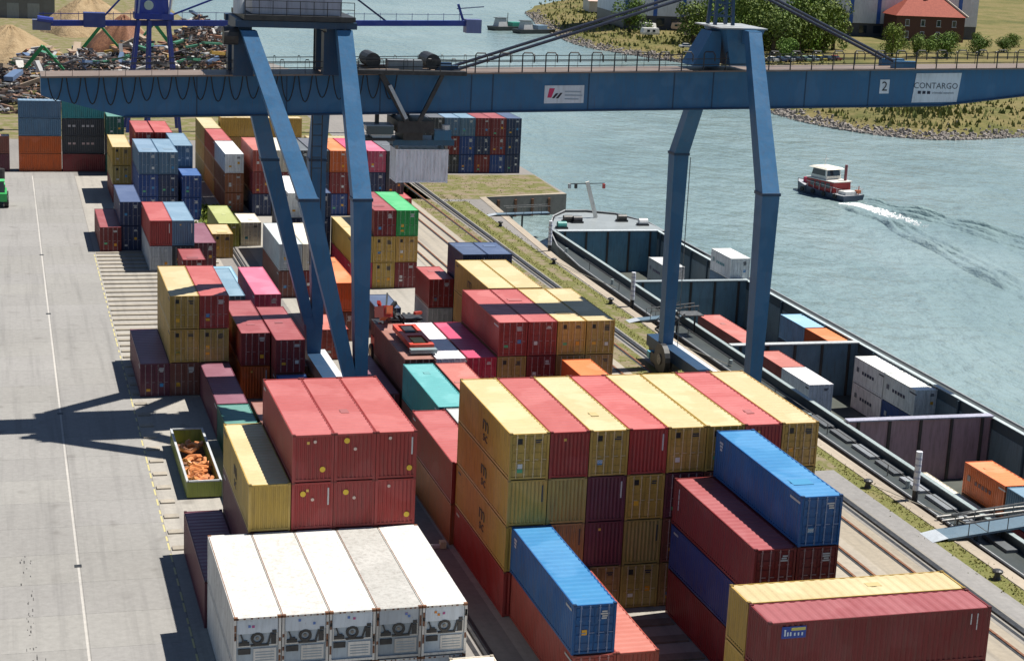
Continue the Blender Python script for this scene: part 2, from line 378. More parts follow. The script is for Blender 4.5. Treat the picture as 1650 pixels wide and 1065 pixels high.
def proto(L, H):
    k = (L, H)
    if k in PROTO: return PROTO[k]
    P = {}; hx, hy = CW/2, L/2
    b = MB()
    for sx in (-1, 1):
        for sy in (-1, 1):
            b.box(min(sx*hx, sx*(hx-.13)), max(sx*hx, sx*(hx-.13)), min(sy*hy, sy*(hy-.13)), max(sy*hy, sy*(hy-.13)), 0, H-.02)
        b.box(min(sx*hx, sx*(hx-.07)), max(sx*hx, sx*(hx-.07)), -hy+.13, hy-.13, H-.12, H-.025)
        b.box(min(sx*hx, sx*(hx-.07)), max(sx*hx, sx*(hx-.07)), -hy+.13, hy-.13, .04, .19)
    for sy in (-1, 1):
        b.box(-hx+.13, hx-.13, min(sy*hy, sy*(hy-.09)), max(sy*hy, sy*(hy-.09)), H-.14, H-.026)
        b.box(-hx+.13, hx-.13, min(sy*hy, sy*(hy-.09)), max(sy*hy, sy*(hy-.09)), .04, .17)
    P['frame'] = b.mesh('frame')
    n = max(8, int(L/.30)); b = MB(); pr = corrugated(n, L-.26, .045, 0, 0); x = -hx+.012
    vs = []; fs = []
    for t, d in pr: vs += [(x+d, -hy+.13+t, .19), (x+d, -hy+.13+t, H-.12)]
    for i in range(len(pr)-1): fs.append((2*i+2, 2*i, 2*i+1, 2*i+3))
    b.add(vs, fs); P['side_wall'] = b.mesh('side_wall')
    b = MB(); n = max(6, int(L/.58)); vs = []; fs = []; pr = corrugated(n, L-.18, .028, 0, 0)
    for t, d in pr: vs += [(-hx+.07, -hy+.09+t, H-.06+d), (hx-.07, -hy+.09+t, H-.06+d)]
    for i in range(len(pr)-1): fs.append((2*i, 2*i+1, 2*i+3, 2*i+2))
    b.add(vs, fs); P['roof'] = b.mesh('roof')
    b = MB(); pr = corrugated(9, CW-.26, .045, 0, 0); y = hy-.012; vs = []; fs = []
    for t, d in pr: vs += [(hx-.13-t, y-d, .17), (hx-.13-t, y-d, H-.14)]
    for i in range(len(pr)-1): fs.append((2*i, 2*i+2, 2*i+3, 2*i+1))
    b.add(vs, [f[::-1] for f in fs]); P['end_wall'] = b.mesh('end_wall')
    b = MB(); b.box(-hx+.07, hx-.07, -hy+.09, hy-.09, .1, .16); P['floor'] = b.mesh('floor')
    for s, nm in ((-1, 'dl'), (1, 'dr')):
        b = MB(); x0, x1 = (-hx+.135, -.008) if s < 0 else (.008, hx-.135); z0, z1 = .175, H-.145
        # leaf with four shallow recessed panels
        b.box(x0, x1, -hy+.05, -hy+.09, z0, z1); nz = 5; hgt = (z1-z0)/nz
        for i in range(nz): b.box(x0+.05, x1-.05, -hy+.025, -hy+.052, z0+i*hgt+.06, z0+(i+1)*hgt-.06)
        P[nm] = b.mesh('door')
    b = MB(); b.tube([(0,-hy+.0,.1),(0,-hy+.0,H-.08)], .034, 6)
    for z in (.3, H*.36, H*.66, H-.25): b.box(-.06, .06, -hy-.01, -hy+.03, z, z+.07)
    b.box(-.02, .3, -hy-.012, -hy+.02, H*.42, H*.42+.05); P['bar'] = b.mesh('locking_bar')
    b = MB(); b.box(-.09, .09, -.09, .09, 0, .118); P['cast'] = b.mesh('corner_casting')
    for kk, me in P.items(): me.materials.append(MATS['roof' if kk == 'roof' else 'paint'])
    PROTO[k] = P; return P
M_ = {}
def mark_mesh(w_, h_, round_=False):
    k = (w_, h_, round_)
    if k not in M_:
        b = MB()
        if round_: b.tube([(0,-.012,0),(0,0,0)], w_/2, 14)
        else: b.box(-w_/2, w_/2, -.012, 0, -h_/2, h_/2)
        me = b.mesh('placard'); me.materials.append(MATS['ink']); M_[k] = me
    return M_[k]
def jit(c, a=.09):
    k = 1 + random.uniform(-a, a); return tuple(max(0, v*k*(1+random.uniform(-.04, .04))) for v in c)
ALL = []
def container(col, x, y, z, label, L=12.19, H=2.88, front='d', along='y', cat='container', group=None, castings=False, name='shipping_container', marks=True):
    P = proto(L, H); c = jit(PAL[col])
    if along == 'y': loc = (x+CW/2, y+L/2, z); rz = 0 if front == 'd' else math.pi
    else: loc = (x+L/2, y+CW/2, z); rz = math.pi/2 if front == 'd' else -math.pi/2
    t = thing(name, label, cat, loc, rz, group)
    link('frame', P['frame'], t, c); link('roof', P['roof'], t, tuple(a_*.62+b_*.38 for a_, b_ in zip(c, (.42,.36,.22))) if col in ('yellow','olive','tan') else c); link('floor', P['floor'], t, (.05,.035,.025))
    link('side_wall', P['side_wall'], t, c); link('side_wall', P['side_wall'], t, c, None, math.pi)
    link('end_wall', P['end_wall'], t, c)
    for nm in ('dl', 'dr'):
        d = link('door', P[nm], t, c)
        for dx in ((.28, .78) if nm == 'dr' else (-.78, -.28)):
            link('locking_bar', P['bar'], d, tuple(min(1,v*.9+.17) for v in c), (dx, 0, 0))
    if castings:
        for sx in (-1, 1):
            for sy in (-1, 1):
                link('corner_casting', P['cast'], t, tuple(v*.5 for v in c), (sx*(CW/2-.085), sy*(L/2-.085), H-.1))
    if random.random() < .4:
        wq, hq = random.choice([(.7,.5),(1.9,.45),(.5,.8),(1.2,.9)]); k = random.uniform(.7,1.05)
        o = link('roof_patch', mark_mesh(wq, hq), t, tuple(min(1,(v**.52)*.82*k+.03) for v in c), (random.uniform(-.2,.2), random.uniform(-.35,.35)*L, H-.028)); o.rotation_euler = (R(-90), 0, 0)
    if marks and along == 'y':
        hy = L/2
        sg = -1 if front == 'd' else 1
        if random.random() < .75: link('placard', mark_mesh(random.choice([.7,1.0,1.3]), .13), t, (.5,.5,.49) if col not in ('white','yellow','olive','tan','cream') else (.05,.05,.06), (sg*1.212, -sg*hy*.86 if sg > 0 else -hy*.86, H-.42), R(-90) if sg < 0 else R(90))
        if front == 'd':
            wcol = (.6,.6,.58) if col not in ('white','cream','yellow','olive','tan') else (.05,.05,.06)
            for k in range(random.randint(2,4)): link('placard', mark_mesh(random.choice([.3,.42,.5]), .085), t, wcol, (.55+random.uniform(-.05,.05), -hy+.01, H-.45-k*.13))
            link('placard', mark_mesh(.3, .3), t, random.choice([(.7,.3,.02),(.62,.62,.6),(.75,.4,.03),(.05,.25,.5)]), (random.choice([-.55,.55]), -hy+.01, random.uniform(.75, 1.4)))
            if random.random() < .6: link('placard', mark_mesh(.34, .22), t, random.choice([(.6,.6,.58),(.7,.35,.03),(.1,.4,.2)]), (-.55, -hy+.01, random.uniform(.5, 1.0)))
            if col in ('yellow', 'olive') : link('placard', mark_mesh(.34, .34), t, (.015,.015,.015), (-.62, -hy+.01, H-.5))
        else:
            ww = (.55,.55,.54) if col not in ('white','yellow','olive','tan') else (.06,.06,.06)
            if random.random() < .6: o = link('placard', mark_mesh(.09, 1.05), t, ww, (-.93, hy+.002, H-.9))
            if random.random() < .4: link('placard', mark_mesh(.16, .16), t, (.7,.45,.1), (.3, hy+.002, H-.5))
    ALL.append(t); return t
ORD = ['first','second','third','fourth','fifth','sixth','seventh','eighth','ninth']
TIER = ['ground tier','second tier','third tier','fourth tier']
CODE = dict(Y='yellow', O='olive', T='tan', R='red', M='maroon', P='purple', S='salmon', A='orange', B='blue', N='navy', U='midblue', K='skyblue', E='teal', G='green', D='darkgreen', L='lime', W='white', Z='grey', C='crimson', X='brown', H='charcoal', Q='rust', F='cream', I='pink', J='steelblue')
GRID = {}
def block(desc, x, y, rows, group, pitch=2.5, L=12.19, H=2.88, dz=2.896, z0=.02, castings=False):
    """rows bottom to top; each a string of colour letters, lower case = closed end to the camera, . = none"""
    nc = max(len(r) for r in rows); out = {}
    for k, row in enumerate(rows):
        for i, ch in enumerate(row):
            if ch == '.': continue
            col = CODE[ch.upper()]; fr = 'd' if ch.isupper() else 'e'
            face = 'doors' if fr == 'd' else 'plain end'
            where = (ORD[i]+' column, ' if nc > 1 else '') + (TIER[k] if len(rows) > 1 else '')
            lab = f"{WORD[col]} container, {where.rstrip(', ')}{' ' if where else ''}{desc}"
            out[(i, k)] = container(col, x+i*pitch, y, z0+k*dz, lab, L, H, fr, 'y', 'container', group, castings)
    return out
G1 = 'containers stacked by the yard lane'; G2 = 'containers stacked between the crane legs'; G3 = 'containers stacked in the far rows'; G4 = 'containers in the barge hold'
random.seed(11)
# --- striped block, eight columns
big = block('of eight-wide striped yellow and red block', 28.4, 95.4, ['rTTOTXMO', 'ytpoXXMO', 'yopYPXMO', 'YrYrYYrY'], G2, castings=True)
# --- red block behind the reefers
redb = block('of three-wide rust red block behind white reefers', 15.7, 96.75, ['rrr', 'rrr', 'rrr', 'rrr'], G1, 2.47, castings=True)
yb = block('stack beside rust red block', 13.2, 96.75, ['P', 'p', 'y'], G1, castings=True)
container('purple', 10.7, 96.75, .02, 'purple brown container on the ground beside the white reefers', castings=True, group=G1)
# --- the blue container and what carries it
container('salmon', 28.85, 83.1, .02, 'salmon red container carrying a bright blue one', front='d', group=G2, castings=True)
container('salmon', 31.33, 83.1, .02, 'salmon red container with bare roof next to the one carrying blue', front='e', group=G2, castings=True)
blue1 = container('blue', 28.75, 83.2, 2.92, 'bright blue container on salmon red pair in front of striped block', group=G2, castings=True)
# --- four tier stack with blue on top
st2 = block('of two-wide stack topped by blue container', 38.6, 82.3, ['mX', 'uX', 'MM', '.B'], G2, castings=True)
# --- transverse stack
container('yellow', 35.25, 75.45, .02, 'yellow container across the stack, ground tier, behind the maroon ones', front='d', along='x', group=G2)
container('yellow', 35.25, 75.45, 2.916, 'yellow container across the stack, second tier, behind the maroon ones', front='d', along='x', group=G2, castings=True)
container('yellow', 35.25, 75.45, 5.812, 'yellow container lying crosswise on top beside the maroon one', front='d', along='x', group=G2, castings=True)
container('maroon', 35.25, 72.9, .02, 'maroon container crosswise on the ground under two others', front='d', along='x', group=G2)
container('red', 35.25, 72.9, 2.916, 'rust red container crosswise, middle of the crosswise stack', front='d', along='x', group=G2, castings=True)
tr = container('maroon', 35.25, 72.9, 5.812, 'maroon corrugated container crosswise on top with a blue logo panel', front='d', along='x', group=G2, castings=True)
o = link('logo_panel', mark_mesh(1.3, .62), tr, (.02,.06,.32), (-1.22, 4.75, 2.32), R(-90)); 
o = link('logo_stripe', mark_mesh(.75, .14), tr, (.55,.5,.12), (-1.233, 4.52, 2.48), R(-90))
for dy, h in ((5.22,.34),(5.07,.2),(4.92,.2),(4.7,.16),(4.5,.16),(4.3,.16)): link('logo_stroke', mark_mesh(.08, h), tr, (.6,.68,.75), (-1.233, dy, 2.14+h/2), R(-90))
for k in range(5): link('placard', mark_mesh(.06, .28), tr, (.55,.55,.55), (-1.222, -5.35+(k%2)*.35, 2.45-.3*(k//2)), R(-90))
# --- bay beyond the striped block
block('stack hugging the flank of striped block', 28.15, 107.75, ['Q', 'r'], G2, castings=True)
block('pair in the bay behind striped block', 30.75, 108.0, ['XX', 'ZS'], G2)
block('in the bay of the teal container', 30.3, 120.6, ['XMXXXT', 'ES...A'], G2, 2.66)
block('in the bay under the red boom', 30.75, 134.1, ['XZC', 'XWC'], G2, 2.62)
container('purple', 28.0, 134.3, .02, 'purple container on the ground beside the tall crane leg', group=G2)
hb = block('of red and yellow four-wide block by crane shadow', 38.5, 134.1, ['XMTT', 'OMTT', 'RRYY'], G2, 2.52)
yb2 = block('of two-wide yellow block before navy ones', 41.0, 146.7, ['TT', 'YY', 'yy'], G2, 2.52)
block('pair of short navy stacks by the tracks', 42.4, 161.4, ['NN', 'NN', 'nn'], G2, 2.5, 6.06)
block('short stack beside navy ones', 39.7, 163.6, ['Z', 'R'], G2, 2.5, 6.06)
block('of green topped stack by the tracks', 36.05, 185.3, ['CYM', 'YYY', '.MG'], G2, 2.5)
# --- left mid
block('under yellow stack by the yard lane', 10.65, 145.6, ['PXX'], G1, 2.49)
ys3 = block('of yellow and red pair by the yard lane', 13.1, 145.6, ['..', 'YO', 'YR'], G1, 2.49)
block('stack with an orange base', 18.85, 143.9, ['a', 'M'], G1)
block('stack banded by girder shadow', 21.4, 141.3, ['X', 'M'], G1)
block('stack between crane legs', 21.95, 158.3, ['C', 'I'], G1)
block('stack next to pink red one', 18.6, 157.9, ['X', 'J'], G1)
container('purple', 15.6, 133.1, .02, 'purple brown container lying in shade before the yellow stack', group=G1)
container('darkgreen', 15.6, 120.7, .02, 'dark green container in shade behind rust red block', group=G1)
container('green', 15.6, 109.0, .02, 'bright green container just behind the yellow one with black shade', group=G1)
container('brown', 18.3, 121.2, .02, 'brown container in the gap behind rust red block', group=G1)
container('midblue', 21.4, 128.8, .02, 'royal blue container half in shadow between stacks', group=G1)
container('orange', 18.0, 172.0, .02, 'orange container behind the steel blue one', group=G1, L=6.06)
container('skyblue', 20.6, 172.3, .02, 'pale blue container behind the pink red one', group=G1)
# --- left far
block('pair with grey one below', 15.4, 195.4, ['ZH', 'rj'], G3, 2.45)
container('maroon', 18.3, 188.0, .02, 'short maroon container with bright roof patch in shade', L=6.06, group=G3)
container('purple', 20.5, 197.2, .02, 'purple brown container beside a short yellow one', group=G3)
container('yellow', 23.05, 202.4, .02, 'short yellow box container with black mark on doors', L=6.06, group=G3)
container('lime', 24.6, 209.0, .02, 'lime green container behind the short yellow one', group=G3)
container('cream', 27.3, 209.5, .02, 'cream container beside the lime green one', group=G3, L=6.06)
container('maroon', 10.6, 206.9, .02, 'maroon container at the yard edge beside a navy stack', group=G3)
block('stack at the yard edge', 12.95, 207.4, ['N', 'N'], G3)
block('of blue three-wide stack', 16.6, 227.5, ['UN', 'UN', 'JJ'], G3, 2.5)
block('stack behind blue ones', 21.55, 233.4, ['N', 'N', 'J'], G3)
block('short stack at the corner of blue ones', 22.0, 226.8, ['U', 'U'], G3, 2.5, 6.06)
container('white', 22.0, 226.8, 5.80, 'short white lid topped container at the corner of blue stack', L=6.06, H=.35, group=G3) if False else None
block('stack behind navy one at yard edge', 14.0, 239.5, ['M', 'O', 'Y'], G3, 2.5, 12.19, 2.5, 2.52)
block('of far red topped row', 17.5, 246.0, ['XX', 'XX', 'RR'], G3, 2.6)
block('of orange brown wall', 28.0, 232.3, ['QZ', 'QZ', 'WZ'], G3, 2.5, 12.19, 2.58, 2.6) if False else None
block('stack by the weeds', 28.1, 232.2, ['Q', 'Q', 'W'], G3, 2.5, 12.19, 2.58, 2.6)
block('stack in the second bay of the yellow wall', 28.1, 244.8, ['Y', 'T', 'R'], G3, 2.5, 12.19, 2.58, 2.6)
block('stack in the third bay of the yellow wall', 28.1, 257.4, ['O', 'Y', 'O'], G3, 2.5, 12.19, 2.58, 2.6)
block('of long row behind the crane legs', 31.4, 229.6, ['NHNHUMHN', 'MMHNMMNH', 'SFHHACIH'], G3, 2.55)
container('yellow', 31.0, 262.6, 5.82, 'long yellow container crosswise behind the row of reds', along='x', group=G3)
container('tan', 31.0, 262.6, 2.92, 'tan container crosswise under the long yellow one', along='x', group=G3)
container('tan', 31.0, 262.6, .02, 'tan container crosswise on the ground under two others', along='x', group=G3)
container('olive', 44.0, 262.6, .02, 'olive container crosswise on the ground in the far row', along='x', group=G3)
container('olive', 44.0, 262.6, 2.92, 'olive container crosswise in the second tier of the far row', along='x', group=G3)
block('of grey and white pair beside rear crane leg', 27.7, 181.6, ['XM', 'ZF'], G3, 2.5)
block('of navy group beside green topped stack', 30.9, 196.5, ['NN', 'NN', 'WN'], G3, 2.5)
container('salmon', 27.9, 156.0, .02, 'short salmon container alone at the crane foot', L=6.06, group=G2)
block('stack seen between the crane legs', 29.9, 162.6, ['X', 'a'], G2)
container('navy', 34.6, 164.0, .02, 'short navy container with pale roof beside the crane leg', L=6.06, group=G2)
container('red', 49.6, 226.0, .02, 'rust red container under the hanging grey box', group=G3)
# --- crosswise short stacks closing the yard
for k, (c, nm) in enumerate((('orange','ground tier'),('orange','second tier'),('steelblue','third tier'),('steelblue','top tier'))):
    container(c, 2.2, 266.2, .02+k*2.6, f'short {WORD[c]} container crosswise, {nm} at the yard end', L=6.06, H=2.58, along='x', group=G3)
for k, (c, nm) in enumerate((('maroon','ground tier'),('charcoal','second tier'),('charcoal','third tier'),('teal','top tier'))):
    t = container(c, 8.4, 266.4 if k else 265.9, .02+k*2.6, f'short {WORD[c]} container crosswise, {nm} beside the orange and blue stack', L=6.06, H=2.58, along='x', group=G3)
    if k in (1, 2):
        for i in range(6):
            if i != 2: link('lettering_block', mark_mesh(.42, .3), t, (.45,.42,.42) if k == 2 else (.5,.36,.34), (-1.222, 2.0-i*.66, 1.5), R(-90))
for k, c in enumerate(('purple','brown')):
    container(c, -5.2, 266.0, .02+k*2.6, f'short {WORD[c]} container crosswise at the far corner of the yard, {("lower","upper")[k]}', L=6.06, H=2.58, along='x', group=G3)
# --- dark block by the inlet
db = block('of seven-wide dark block by the inlet', 61.0, 265.6, ['NHHUMUN', 'MHMUNMN', 'HHJJMMN'], G3, 2.5)
# --- stacks left of the far row
block('stack before the scrap yard', 14.6, 262.5, ['D', 'H', 'D'], G3, 2.5, 6.06)
# logos on the yellow flanks: a dark square mark of three letters
def logo(t, dy, H=2.88, s_=1.0, flip=1):
    """on the face towards -X"""
    L = 12.19
    sgn = 1 if abs(t.rotation_euler[2]) < .1 else -1
    x = -CW/2*sgn - .012*sgn
    for txt_, sz, z in (('m', 1.55*s_, H*.62), ('sc', 1.1*s_, H*.34)):
        o = link('lettering', text_mesh(txt_, sz), t, (.03,.022,.02), (x, dy*sgn, z))
        o.rotation_euler = (R(90), 0, R(-90) if sgn > 0 else R(90)); o.scale = (1.25, .9, 1)
for (i, k) in ((0,1),(0,2),(0,3)): logo(big[(i,k)], -.6)
logo(yb2[(0,2)], 0.5); logo(yb2[(0,1)], .5); logo(yb[(0,2)], 0)
for bb in (blue1, st2[(1,3)]):
    for k in range(3): link('placard', mark_mesh(.5-.1*k, .14), bb, (.6,.62,.66), (-1.212, 5.2, 2.35-k*.2), R(-90))
for k in range(4): link('placard', mark_mesh(.1, .3), st2[(0,2)], (.62,.62,.66), (-1.212, 5.2, 2.3-k*.34), R(-90))
# yellow and white discs on the plain red ends
for (i, k), spots in {(0,3):[(.55,.9,'c'),(.78,.25,'y')],(1,3):[(.25,.9,'y'),(.5,.7,'c')],(2,3):[(.3,.92,'c'),(.9,.2,'y')],(0,2):[(.22,.8,'y'),(.5,.66,'c')],(1,2):[(.25,.8,'y'),(.5,.66,'c')],(2,2):[(.3,.9,'c'),(.86,.2,'y')]}.items():
    t = redb[(i,k)]
    for fx, fz, kd in spots:
        link('warning_disc', mark_mesh(.34 if kd == 'y' else .2, 1, True), t, (.75,.5,.04) if kd == 'y' else (.66,.5,.42), (1.0-2.0*fx, 6.095+.012, fz*2.6+.1))

# --- reefers
def reefer(x, y, z, label, tone, L=12.19, H=2.88):
    P = proto(L, H); t = thing('refrigerated_container', label, 'reefer', (x+CW/2, y+L/2, z), math.pi, 'white refrigerated containers')
    c = tuple(v*tone for v in (.68,.665,.62)); hy = L/2
    link('frame', P['frame'], t, c)
    link('side_wall', P['side_wall'], t, c); link('side_wall', P['side_wall'], t, c, None, math.pi)
    b = MB(); b.box(-CW/2+.071, CW/2-.071, -hy+.091, hy-.091, H-.05, H-.02); b.build('roof', 'paint', t, c)
    MB().box(-CW/2+.07, CW/2-.07, -hy+.09, hy-.09, .1, .16).build('floor', 'dark', t)
    for nm in ('dl', 'dr'):
        d = link('door', P[nm], t, c)
        for dx in ((.28, .78) if nm == 'dr' else (-.78, -.28)): link('locking_bar', P['bar'], d, c, (dx, 0, 0))
    # machinery end sits at local +Y
    e = link('machinery_end', None, t); e.location = (0, hy, 0)
    cb_ = (.42*tone,.5*tone,.56*tone)
    MB().box(-1.09, 1.09, -.14, -.10, .17, H-.14).build('backing_panel', 'clean', e, cb_)
    MB().box(-1.05, 1.05, -.10, -.04, 1.95, H-.16).build('upper_hatch', 'clean', e, (.6*tone,.67*tone,.73*tone))
    b = MB(); b.box(-1.05, 1.05, -.10, -.05, 1.22, 1.3); b.box(-1.05, -.98, -.10, -.05, 1.3, 1.93); b.box(.98, 1.05, -.10, -.05, 1.3, 1.93); b.build('bay_frame', 'clean', e, c)
    b = MB(); n = 20; vs = []; fs = []
    for k in range(n):
        a_ = 2*math.pi*k/n
        for r_, y_ in ((.34,-.1),(.34,-.02),(.2,-.02),(.2,-.1)): vs.append((math.cos(a_)*r_, y_, 1.66+math.sin(a_)*r_))
    for k in range(n):
        for j in range(4): fs.append((k*4+j, ((k+1)%n)*4+j, ((k+1)%n)*4+(j+1)%4, k*4+(j+1)%4))
    b.add(vs, fs); b.build('fan_ring', 'dark', e)
    MB().tube([(0,-.1,1.66),(0,-.05,1.66)], .09, 10).build('fan_hub', 'steel', e)
    MB().box(.42, .95, -.1, -.02, 1.3, 1.48).build('compressor', 'dark', e)
    MB().box(.52, .8, -.1, -.03, 1.48, 1.58).build('compressor_head', 'dark', e)
    MB().bar((.72,-.05,1.55), (.86,-.05,1.93), .07).build('pipe', 'dark', e)
    MB().bar((-.55,-.05,1.35), (-.72,-.05,1.95), .08).build('pipe', 'dark', e)
    MB().box(-.95, -.72, -.1, -.02, 1.32, 1.86).build('control_box', 'dark', e)
    MB().box(-.98, -.76, -.05, -.01, 1.93, 2.1).build('cable_guide', 'dark', e)
    MB().box(-.6, .35, -.1, -.03, 1.24, 1.34).build('drip_tray', 'dark', e)
    MB().box(.35, .98, -.1, -.03, .82, 1.12).build('power_unit', 'dark', e)
    MB().box(-.98, .2, -.1, -.05, .3, 1.1).build('lower_hatch', 'clean', e, c)
    for k in range(4): MB().box(-.9+.02, .1, -.05, -.04, .42+.15*k, .47+.15*k).build('louver', 'ink', e, (.3,.36,.4))
    for sx in (-1, 1):
        for zz in range(3): z_ = random.uniform(.3, 2.3); MB().box(sx*1.15-.05, sx*1.15+.05, .002, .008, z_, z_+random.uniform(.15,.5)).build('rust_streak', 'rust', e)
        MB().box(sx*1.12-.1, sx*1.12+.1, -.17, .01, H-.135, H-.005).build('corner_casting', 'rust', e)
        MB().box(sx*1.12-.1, sx*1.12+.1, -L+.0, -L+.17, H-.135, H-.006).build('corner_casting', 'rust', e)
    for k in range(3):
        MB().tube([(random.uniform(-.6,.6),-.03,2.42+random.uniform(-.1,.1)),]*1+[(0,0,0)], .01, 3) if False else None
    for k in range(random.randint(1, 3)): link('placard', mark_mesh(.13, .13), e, random.choice([(.7,.25,.02),(.45,.08,.25),(.1,.2,.5)]), (random.uniform(-.6,.6), -.028, 2.42+random.uniform(-.12,.12)), math.pi)
    b = MB()
    for k in range(7): xx = -1+k*.33+random.uniform(-.1,.1); b.box(xx, xx+random.uniform(.05,.14), -.012, .004, H-.12, H-.04)
    b.build('rust_patch', 'rust', e); b = MB(); b.box(CW/2-.074, CW/2-.03, -L+.1, -.1, H-.028, H-.0185); b.build('rust_seam', 'rust', e) if tone < 2 else None
    return t
tones = [.93, .88, .97, .66, 1.0]
for i in range(5):
    reefer(10.85+2.485*i, 84.5, 2.916, f'white reefer, {ORD[i]} from the yard lane, upper tier' + (' with greyer roof' if i == 3 else ''), tones[i])
    reefer(10.85+2.485*i, 84.5, .02, f'white reefer, {ORD[i]} from the yard lane, lower tier', tones[(i+2)%5])
container('cream', 22.2, 71.9, .02, 'cream container low beside the reefers at the lane', group=G1, castings=True)
# --- half height open container
oc = thing('open_half_height_container', 'olive half-height open container holding orange steel parts', 'open container', (13.15, 125.7, .02))
L = 12.6
for nm, (x0,x1,y0,y1) in dict(a=(-1.22,-1.12,-L/2,L/2), b=(1.12,1.22,-L/2,L/2), c=(-1.12,1.12,-L/2,-L/2+.1), d=(-1.12,1.12,L/2-.1,L/2)).items():
    MB().box(x0,x1,y0,y1,.1,1.22).build('side_wall' if nm in 'ab' else 'end_wall', 'paint', oc, (.26,.30,.05))
    MB().box(x0-.03,x1+.03,y0-.02,y1+.02,1.221,1.33).build('top_rail', 'clean', oc, (.5,.52,.53))
MB().box(-1.12,1.12,-L/2+.1,L/2-.1,.06,.14).build('floor', 'rust', oc)
b = MB()
for k in range(13): b.box(-1.245, -1.221, -L/2+.3+k*.98, -L/2+.42+k*.98, .1, 1.22); b.box(-1.0+k*.16, -.93+k*.16, -L/2-.025, -L/2-.001, .12, 1.2)
b.build('stiffener_rib', 'paint', oc, (.24,.28,.05))
cg = thing('steel_parts_load', 'orange steel rings and plates lying in the open container', 'steel parts', (13.15, 125.7, .17))
for k in range(9):
    a_ = random.uniform(0, 3); cx, cy = random.uniform(-.4,.4), -4.6+k*.85 + (1.6 if k > 6 else 0)
    pts = [(cx+math.cos(a_+t*.63)*.62, cy+math.sin(a_+t*.63)*.45, .5+.12*math.sin(t+k)+.3*random.random()) for t in range(10)]
    MB().tube(pts, .16, 6).build('steel_ring', 'clean', cg, jit((.58,.2,.06), .2))
for k in range(6): MB().box(-.8+random.random()*.3, .7, -5.6+k*.9, -5.0+k*.9, .0, .35+random.random()*.25).build('steel_plate', 'clean', cg, jit((.5,.17,.06), .25))

# --- hanging container
hz = 19.35
hc = container('grey', 30.55, 138.8, hz, 'short grey container hanging from the crane spreader', L=4.35, H=2.78, along='x', marks=False)
for ch in hc.children:
    if ch.name.startswith(('frame','roof','side_wall','end_wall','door')): ch.color = (.88,.9,.94,1) if not ch.name.startswith('roof') else (.75,.73,.7,1)

# ------------------------------------------------------------------ the gantry crane
CB = (.022,.122,.268); CD = (.009,.042,.10)
crane = thing('gantry_crane', 'blue gantry crane with long box girder and four kneed legs over the stacks', 'crane')
def gb(x): return 24.27 + .0258*x
def gt(x): return 27.42 + .0265*x
b = MB(); xs = [2.85, 9.0, 20, 40, 60, 79, 96]; vs = []; fs = []
for x in xs:
    zb = gb(x)
    if x == 2.85: zb = 26.05
    if x == 96: zb = gb(x)+1.6
    for y, z in ((138.6,zb),(141.4,zb),(141.4,gt(x)),(138.6,gt(x))): vs.append((x,y,z))
for i in range(len(xs)-1):
    for j in range(4): k = (j+1) % 4; fs.append((4*i+j, 4*i+4+j, 4*i+4+k, 4*i+k))
fs += [(0,1,2,3), (27,26,25,24)]
b.add(vs, fs); girder = b.build('girder', 'clean', crane, CB)
def gflange(y0, y1, top):
    b = MB(); vs = []; fs = []
    for x in (xs[1:] if not top else xs):
        z = gt(x) if top else gb(x) + (1.6 if x == 96 else 0)
        for y, zz in ((y0,z-.06),(y1,z-.06),(y1,z+.06),(y0,z+.06)): vs.append((x,y,zz))
    n_ = len(vs)//4
    for i in range(n_-1):
        for j in range(4): k = (j+1) % 4; fs.append((4*i+j, 4*i+4+j, 4*i+4+k, 4*i+k))
    b.add(vs, fs); return b
gflange(138.35, 141.65, False).build('flange', 'clean', girder, CD)
gflange(138.0, 142.0, True).build('walkway', 'clean', girder, (.2,.15,.12))
for x in (14.5, 21.5, 29, 36.5, 38.3, 46.5, 54, 57.5, 66, 72):      # panel seams
    MB().box(x, x+.09, 138.57, 138.6, gb(x)+.08, gt(x)-.08).build('weld_seam', 'clean', girder, CD)
hm = MB(); hm.tube([(0,0,0),(0,0,1.35),(.12,0,1.5),(.78,0,1.5),(.98,0,1.25),(.98,0,.75)], .055, 5); hoop_me = hm.mesh('railing_hoop'); hoop_me.materials.append(MATS['dark'])
x = 3.2
while x < 95:
    o = link('railing_hoop', hoop_me, crane, None, (x, 138.15, gt(x)+.05)); 
    if x > 36: o.scale = (1, 1, 1.05)
    else: o.scale = (.35, 1, .75)
    o = link('railing_post', hoop_me, crane, None, (x, 141.85, gt(x)+.05)); o.scale = (.2, 1, .72); x += 1.97
for yv in (138.15, 141.85):
    for dz in (.55, 1.02):
        MB().bar((3, yv, gt(3)+dz), (95, yv, gt(95)+dz), .06).build('handrail', 'dark', crane)
lm = MB(); lm.tube([(-.55,0,0)]+[(-.55+1.1*t/8., 0, -2.0*math.sin(math.pi*t/8)**.7) for t in range(1,8)]+[(.55,0,0)], .05, 5); loop_me = lm.mesh('cable_loop'); loop_me.materials.append(MATS['rubber'])
x = 3.9
while x < 31: 
    if not (30 < x < 33): link('cable_loop', loop_me, crane, None, (x, 138.2, gt(x)-.05)).scale = (1, 1, random.uniform(.85, 1.08))
    x += 1.36
MB().bar((3.2,138.22,gt(3)-.02), (32,138.22,gt(32)-.02), .09).build('festoon_rail', 'dark', crane)
